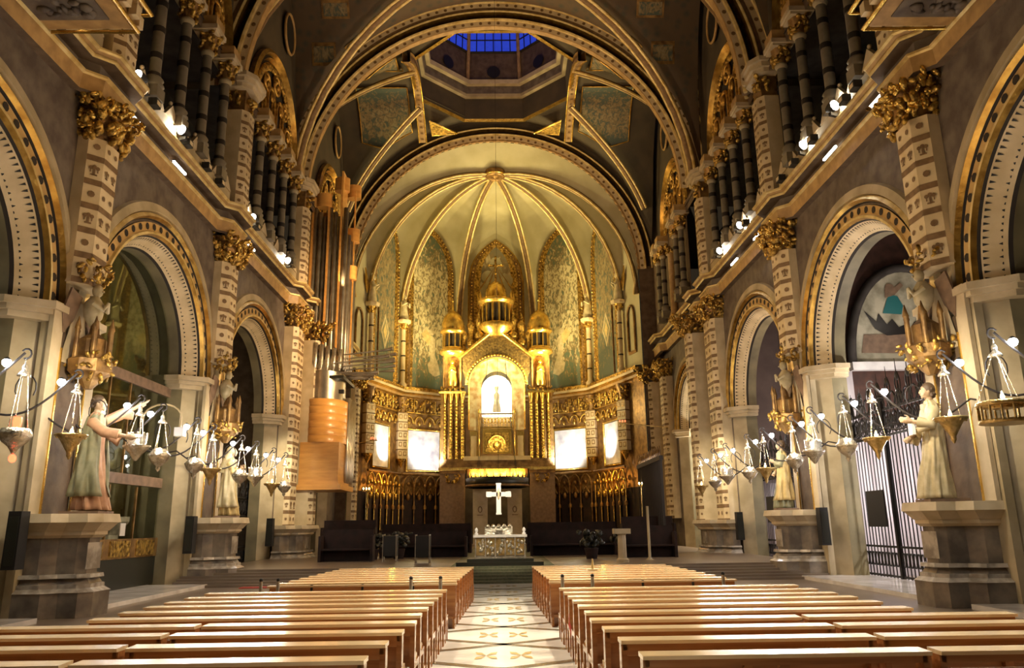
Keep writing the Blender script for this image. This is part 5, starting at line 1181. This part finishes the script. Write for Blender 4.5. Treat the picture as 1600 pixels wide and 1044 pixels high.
# local +y is the facing direction
statue('robed_statue', (SX(1, 9.25), 16.55, 2.12), PI/2-.15, 'large sand coloured robed statue holding a book on the right pedestal', 2.52, 'robe_sand', None,
       [([(-.2, 0, 1.72), (-.27, .12, 1.42), (-.08, .42, 1.52)], (1, 0, .2), .7), ([(.2, 0, 1.72), (.28, .1, 1.38), (.12, .40, 1.2)], (-1, 0, .4), .8)], book=(.0, .38, 1.42), sway=.1)
statue('robed_statue', (SX(1, 9.25), 25.8, 2.12), PI/2-.2, 'smaller statue in cream and green cloak on the second right pedestal', 2.25, 'robe_green', 'robe_ochre',
       [([(-.2, 0, 1.72), (-.26, .1, 1.42), (-.05, .28, 1.55)], (1, 0, .2), .7), ([(.2, 0, 1.72), (.27, .1, 1.4), (.1, .25, 1.2)], (-1, 0, .3), .7)])
statue('robed_statue', (SX(-1, 9.25), 17.45, 2.12), -PI/2+.1, 'large statue in rose and green robes, one arm raised, left pedestal', 2.6, 'robe_rose', 'robe_green',
       [([(-.2, 0, 1.74), (-.35, .28, 1.92), (-.4, .62, 2.12)], (0, 0, 1), .3), ([(.2, 0, 1.7), (.34, .3, 1.5), (.3, .72, 1.42)], (0, 0, 1), .3)])
statue('robed_statue', (SX(-1, 9.25), 26.3, 2.12), -PI/2+.2, 'veiled ochre robed statue with joined hands on the second left pedestal', 2.3, 'robe_ochre', 'robe_sand',
       [([(-.2, 0, 1.7), (-.25, .12, 1.4), (-.03, .3, 1.55)], (1, 0, 0), .2), ([(.2, 0, 1.7), (.25, .12, 1.4), (.03, .3, 1.55)], (-1, 0, 0), .2)], hood='robe_sand')
# ---------------- hanging sanctuary lamps on wrought brackets ----------------
def lamp(kind):
    t = thing('hanging_lamp', 'x', 'lamp'); nC = 3      # origin at the hook
    mt = {'bowl': 'silver', 'cone': 'brass', 'ring': 'brass', 'red': 'silver', 'crown': 'silver'}[kind]; mc = 'silver'
    L = {'bowl': 1.1, 'cone': 1.15, 'ring': 1.1, 'red': 1.25, 'crown': 1.0}[kind]; R = {'bowl': .2, 'cone': .2, 'ring': .38, 'red': .17, 'crown': .22}[kind]
    m = MB().use(mc); m.tube([(0, 0, 0), (0, 0, -.15)], .012, 4); m.lathe([(.01, -.1), (.05, -.18), (.04, -.24), (.1, -.3), (.11, -.34), (.02, -.34)], n=10); m.build('top_cap', t)
    for k in range(nC):
        a = 2*PI*k/nC+.3; m = MB().use(mc); p0 = Vector((.06*cos(a), .06*sin(a), -.33)); p1 = Vector((R*cos(a), R*sin(a), -L)); m.tube([p0, p1], .007, 4)
        for j in range(9): m.ball(p0.lerp(p1, (j+.5)/9), .015, 5, 4)
        m.build('chain', t)
    m = MB().use(mt); z = -L
    if kind == 'bowl': m.lathe([(.06, z+.16), (.15, z+.14), (.2, z+.06), (.26, z), (.24, z-.05), (.2, z-.14), (.1, z-.24), (.05, z-.28), (.06, z-.33), (.01, z-.4)], n=16)
    elif kind == 'cone': m.lathe([(.12, z+.02), (.29, z+.03), (.3, z), (.2, z-.06), (.12, z-.2), (.05, z-.32), (.05, z-.38), (.01, z-.45)], n=16)
    elif kind == 'red': m.lathe([(.1, z-.02), (.22, z), (.26, z-.1), (.2, z-.22), (.1, z-.3), (.06, z-.36), (.03, z-.42)], n=16)
    elif kind == 'crown':
        m.lathe([(.2, z+.22), (.22, z+.22), (.2, z), (.3, z-.02), (.26, z-.08), (.14, z-.2), (.03, z-.36)], n=16)
        for k in range(10): m.ball((.21*cos(k*PI/5), .21*sin(k*PI/5), z+.25), .03, 5, 4)
    else:
        m.lathe([(.34, z), (.4, z), (.42, z-.05), (.4, z-.08), (.34, z-.08)], n=24); m.lathe([(.36, z-.3), (.4, z-.3), (.4, z-.36), (.34, z-.36)], n=24)
        for k in range(14): a = 2*PI*k/14; m.tube([(.385*cos(a), .385*sin(a), z-.06), (.385*cos(a), .385*sin(a), z-.32)], .02, 5)
        m.lathe([(.02, z-.1), (.3, z-.1), (.3, z-.06)], n=16)
        for k in range(4): a = k*PI/2; m.tube([(.1*cos(a), .1*sin(a), z-.08), (.38*cos(a), .38*sin(a), z-.04)], .015, 4)
    if kind != 'ring':
        for k in range(6): a = k*PI/3; m.ball((R*1.2*cos(a), R*1.2*sin(a), z-.03), .03, 5, 4)
    m.build('bowl', t)
    g = MB().use('red_glass' if kind == 'red' else ('pink_glass' if kind == 'crown' else 'flame'))
    rz = .07 if kind in ('red', 'crown') else .035; g.lathe([(rz*.8, z+.02), (rz, z+.12), (rz*.9, z+.2)] if kind in ('red', 'crown') else [(.01, z+.03), (rz, z+.08), (.004, z+.18)], n=10); g.build('light_glass', t)
    if kind == 'red': g = MB().use('red_glass'); g.ball((0, 0, z-.5), (.06, .06, .07), 8, 6); g.build('pendant', t)
    return t
LK = {k: lamp(k) for k in ('bowl', 'cone', 'ring', 'red', 'crown')}; used = {k: 0 for k in LK}
def bracket():
    t = thing('lamp_bracket', 'x', 'bracket')     # origin at hook; wall end at (+1.9, -1.2, -.9) for the right wall
    m = MB().use('iron_brown'); pts = []
    for i in range(17):
        u = i/16; pts.append((1.95*u, -.9*u, -.62*sin(PI*min(1, u*1.15))-.55*u))
    m.tube(pts, .022, 6); m.tube([(-.02+.09*cos(a), 0, -.0+.09*sin(a)-.02) for a in [PI*(.2+.2*j) for j in range(8)]], .018, 5)
    m.tube([(.75+.2*cos(a), -.35, -.35+.25*sin(a)) for a in [PI*(1.2-.16*j) for j in range(10)]], .014, 4)
    m.build('scroll_arm', t)
    m = MB().use('led'); m.ball((.22, -.12, -.2), .075, 10, 6); m.build('led_lamp', t)
    m = MB().use('black'); m.lathe([(.02, .06), (.05, .03), (.05, -.02)], (.22, -.12, -.16), 8); m.build('lamp_holder', t)
    return t
br = bracket(); bk = 0
LR = [(12.45, 'ring'), (14.0, 'cone'), (16.9, 'cone'), (18.4, 'bowl'), (20.4, 'crown'), (21.8, 'bowl'), (24.3, 'cone'), (25.9, 'bowl'), (28.5, 'crown'), (30.2, 'bowl'), (32.3, 'cone')]
LL = [(13.2, 'red'), (14.9, 'cone'), (17.6, 'crown'), (18.8, 'bowl'), (21.0, 'bowl'), (22.2, 'cone'), (24.7, 'bowl'), (26.2, 'crown'), (28.2, 'cone'), (29.8, 'bowl')]
kd = {'ring': 'ring shaped brass lamp on rods', 'cone': 'conical brass sanctuary lamp with flame', 'bowl': 'silver bowl sanctuary lamp', 'crown': 'crowned sanctuary lamp with pink glass', 'red': 'lamp with red glass and pendant'}
for s, LS in ((1, LR), (-1, LL)):
    for n, (y, kk) in enumerate(LS):
        zt = 4.72-.018*(y-12)
        o = inst(LK[kk], used[kk], (s*8.25+.02*s, y, zt), n*.7, '%s hanging on the %s side, %s from the camera' % (kd[kk], SIDE[s], ORD[n]), 'sanctuary lamps'); used[kk] += 1
        b = inst(br, bk, (s*8.3, y, zt+.08), 0, 'curled iron lamp bracket with white LED on the %s, %s from the camera' % (SIDE[s], ORD[n]), 'lamp brackets', (s, 1, 1)); bk += 1
        light('POINT', 'lamp_led', (s*8.0, y-.35, zt-.3), 24, COOL, .05)
        light('POINT', 'lamp_flame', (s*8.25, y-.1, zt-.75), 14, (1, .75, .45), .05)
# crook shaped pole with camera near the second left bracket
t = thing('arched_pole', 'arched white pole with small camera box beside the second left lamps', 'pole', (-8.9, 20.2, 0)); m = MB().use('cream'); m.tube([(-.5, 0, 4.3)]+[(-.5+.5-.5*cos(PI*i/10), 0, 4.6+.35*sin(PI*i/10)) for i in range(11)]+[(.5, 0, 4.35)], .025, 5); m.build('tube', t); m = MB().use('paper'); m.box(.38, .62, -.1, .1, 4.1, 4.33); m.build('camera_box', t)
# gallery cornice spot lamps
def spot_lamp():
    t = thing('gallery_spotlight', 'x', 'spotlight'); m = MB().use('black'); m.box(-.12, .12, -.05, .05, 0, .1); m.tube([(0, 0, .05), (0, 0, .22)], .03, 5); m.build('bracket', t)
    rot = Matrix.Rotation(PI/2, 3, 'X'); m = MB().use('black'); m.lathe([(.08, -.2), (.15, -.05), (.17, .1)], n=12); m.v = [tuple((rot @ Vector(v))+Vector((0, 0, .3))) for v in m.v]; m.build('housing', t)
    m = MB().use('spot_face'); m.disc((0, -.12, .3), (0, -1, 0), .14, 14, .0); m.build('lens', t); return t
sp = spot_lamp(); kk = 0
for s, ys in ((-1, (15.6, 18.3, 21.2, 28.0, 33.0)), (1, (15.0, 20.0, 22.4, 29.2, 32.2))):
    for n, y in enumerate(ys):
        inst(sp, kk, (SX(s, 9.62), y, 13.14), s*.35, 'glaring spotlight on the %s gallery cornice, %s from the camera' % (SIDE[s], ORD[n]), 'gallery spotlights'); kk += 1
# small dark equipment boxes among the spots
m = MB().use('black'); m.box(-.12, .12, -.15, .15, .0, .22); m.use('cream'); m.box(-.13, -.12, -.1, .1, .05, .17); bx = tag(m.build('equipment_box'), 'x', 'equipment'); kk = 0
for s in (-1, 1):
    for n, y in enumerate((18.6, 19.3, 21.6, 23.2, 24.4, 28.4)):
        o = bx.copy() if kk else bx
        if kk: COL.objects.link(o)
        o.location = (SX(s, 9.66), y, 13.14); o['label'] = 'small dark equipment box on the %s gallery ledge, %s from the camera' % (SIDE[s], ORD[n]); o['group'] = 'ledge equipment'; o.scale = (s, 1, 1); kk += 1
# corbelled balcony boxes in the two top corners
for s in (-1, 1):
    t = thing('corner_tribune', 'projecting tribune with carved underside in the top %s corner' % SIDE[s], 'balcony', (SX(s, 9.3), 0, 12.5))
    a, b = -1.1, 1.15; m = MB().use('cornice_tan'); m.box(a, b, 9.0, 14.95, 0, 1.6); m.build('body', t)
    m = MB().use('gold_bright'); y0, y1 = 9.0, 15.0
    for (o, z) in ((.05, .0), (.22, .55)): m.tube([(a-o, y0, z), (a-o, y1+o, z), (b+o, y1+o, z), (b+o, y0, z)], .06, 5)
    m.build('gold_edge', t); m = MB().use('cream')
    for k in range(16):
        y = y1-.3-k*.42; 
        for x in (a-.12, b+.12): m.box(x-.09, x+.09, y-.1, y+.1, .12, .4)
    for k in range(5): x = a+.3+k*.48; m.box(x-.12, x+.12, y1, y1+.18, .12, .4)
    m.build('dentils', t)
    m = MB().use('wall_mauve'); m.box(a+.35, b-.35, 9, 14.6, -.03, 0); g = random.Random(9)
    for k in range(90): m.ball((g.uniform(a+.5, b-.5), g.uniform(11, 14.4), -.05), (g.uniform(.06, .16), g.uniform(.06, .16), .07), 6, 4)
    m.build('carved_panel', t)
# black loudspeakers on the pier jambs
for (x, y, lab) in ((SX(1, 10.0), 24.8, 'black column loudspeaker on the second right pier'), (SX(-1, 10.0), 25.3, 'black column loudspeaker on the second left pier'), (SX(-1, 10.0), 16.3, 'dark slim panel beside the first left pedestal'), (SX(1, 10.0), 33.6, 'black loudspeaker before the right paired pilasters'), (SX(-1, 10.0), 33.9, 'black loudspeaker before the left paired pilasters')):
    t = thing('loudspeaker', lab, 'loudspeaker', (x, y, 1.0)); m = MB().use('black'); m.box(-.14, .14, -.16, .16, 0, 1.15, .01); m.build('cabinet', t); m = MB().use('stone_dark'); m.box(-.1, .1, -.17, -.16, .08, 1.05); m.build('grille', t)
# ---------------- pews ----------------
def pew(L, name='pew'):
    t = thing('church_pew', 'x', 'pew'); H = .78
    m = MB().use('wood_pew_lit'); m.poly([(-L/2, -.1, H-.035), (-L/2, -.11, H-.005), (-L/2, .1, H), (-L/2, .1, H-.035)], (L, 0, 0)); m.build('book_ledge', t)
    m = MB().use('wood_pew'); m.box(-L/2+.05, L/2-.05, .03, .055, .36, H-.15); m.box(-L/2+.02, L/2-.02, -.06, .05, H-.09, H-.036); m.build('back_panel', t)
    m = MB().use('wood_pew_lit'); m.box(-L/2+.03, L/2-.03, .06, .42, .38, .42); m.build('seat', t)
    m = MB().use('wood_pew'); m.box(-L/2+.05, L/2-.05, -.34, -.16, .16, .2); m.build('kneeler', t)
    for e in (-1, 1):
        x = e*(L/2-.03); m = MB().use('wood_pew'); m.poly([(x-.025, *q) for q in ((-.06, 0), (.06, 0), (.07, .36), (.06, H-.035), (-.06, H-.035))], (.05, 0, 0)); m.poly([(x-.025, *q) for q in ((.34, 0), (.42, 0), (.42, .38), (.05, .38), (.05, .32), (.33, .31))], (.05, 0, 0)); m.poly([(x-.02, *q) for q in ((-.36, 0), (-.14, 0), (-.14, .05), (-.17, .16), (-.34, .16))], (.04, 0, 0)); m.build('end_panel', t)
    m = MB().use('wood_pew'); m.box(-.035, .035, -.02, .06, .0, H-.04); m.build('middle_post', t)
    return t
PS = pew(2.2); PLg = pew(3.72); PF = pew(3.2); us = ul = uf = 0
ROWS = [6.3, 7.1, 7.85, 8.55, 9.25, 9.95, 10.6, 11.2, 11.85, 12.6]
for s in (-1, 1):
    for r, y in enumerate(ROWS):
        rn = ORD[r]+' row from the camera'
        if r < 4:
            for q, x0 in enumerate((1.05-.045*r, 3.32-.045*r)):
                inst(PS, us, (s*(x0+1.1)+.0, y, 0), 0, 'short wooden pew %s of aisle, %s, %s one' % (SIDE[s], rn, 'aisle side' if q == 0 else 'wall side'), 'wooden pews'); us += 1
            if r < 3: inst(PS, us, (s*(5.6+1.1), y, 0), 0, 'short wooden pew %s of the aisle, %s, outermost' % (SIDE[s], rn), 'wooden pews'); us += 1
        else:
            inst(PLg, ul, (s*(.88+.01*(9-r)+1.86), y, 0), 0, 'long wooden pew %s of the aisle, %s' % (SIDE[s], rn), 'wooden pews'); ul += 1
    for r in range(8):
        y = 14.6+r*.66
        inst(PF, uf, (s*(.84-.02*r+1.6+.0), y, 0), 0, 'wooden pew in the front block %s of the aisle, %s row from the back' % (SIDE[s], ORD[r]), 'wooden pews of the front block'); uf += 1
def post_barrier(s):
    for n, x in enumerate((1.05, 1.58, 3.9) if s > 0 else (1.1, 1.62, 3.95, 4.25)):
        t = thing('barrier_post', 'short metal barrier post behind the %s front pews, %s from the aisle' % (SIDE[s], ORD[n]), 'post', (s*x, 14.2, 0), 0, 'barrier posts'); m = MB().use('pipe_grey'); m.lathe([(.12, 0), (.12, .02), (.03, .04), (.03, .84)], n=10); m.build('pole', t); m = MB().use('iron'); m.lathe([(.03, .84), (.035, .87), (.015, .89)], n=8); m.build('cap', t)
post_barrier(1); post_barrier(-1)
for s in (-1, 1):
    t = thing('kneeling_screen', 'low wooden front screen with dark joints at the back of the %s front pews' % SIDE[s], 'screen', (s*2.5, 14.38, 0)); m = MB().use('wood_pew'); m.box(-1.65, 1.65, 0, .04, 0, .72); m.build('panel', t); m = MB().use('wood_pew_lit'); m.box(-1.68, 1.68, -.06, .1, .72, .75); m.build('top_rail', t)
    m = MB().use('iron')
    for x in (-.9, 0, .9): m.box(x-.02, x+.02, -.02, 0, .3, .76)
    m.build('hinges', t)
t = thing('red_strap', 'red strap hooked over the aisle end of a right pew', 'strap', (.93, 11.3, 0)); m = MB().use('led_cloth'); m.tube([(.12, -.02, .72), (.05, -.1, .7), (0, -.12, .66), (-.02, -.15, .4), (.02, -.3, .2), (.03, -.35, .05)], .018, 5); m.tube([(0, -.12, .66), (.05, -.16, .35), (.03, -.34, .06)], .014, 5); m.build('strap', t)
t = thing('donation_bowl', 'small cream bowl on a post behind the right front pews', 'bowl', (1.58, 14.1, .93)); m = MB().use('cream'); m.lathe([(.02, 0), (.08, .02), (.12, .05)], n=12); m.build('bowl', t); m = MB().use('robe_ochre'); m.lathe([(.03, .04), (.01, .22)], n=6); m.build('taper', t)
t = thing('white_card', 'small white card fixed under the cap of the large left pedestal', 'card', (SX(-1, 8.72), 18.1, 1.62)); m = MB().use('paper'); m.box(-.02, .0, -.12, .12, 0, .28); m.build('card', t)
t = thing('red_runner', 'red cloth strip along the steps left of the choir', 'cloth', (-6.3, 24.4, .0)); m = MB().use('led_cloth'); m.box(-1.6, 1.6, -.2, .2, .0, .03); m.build('strip', t)
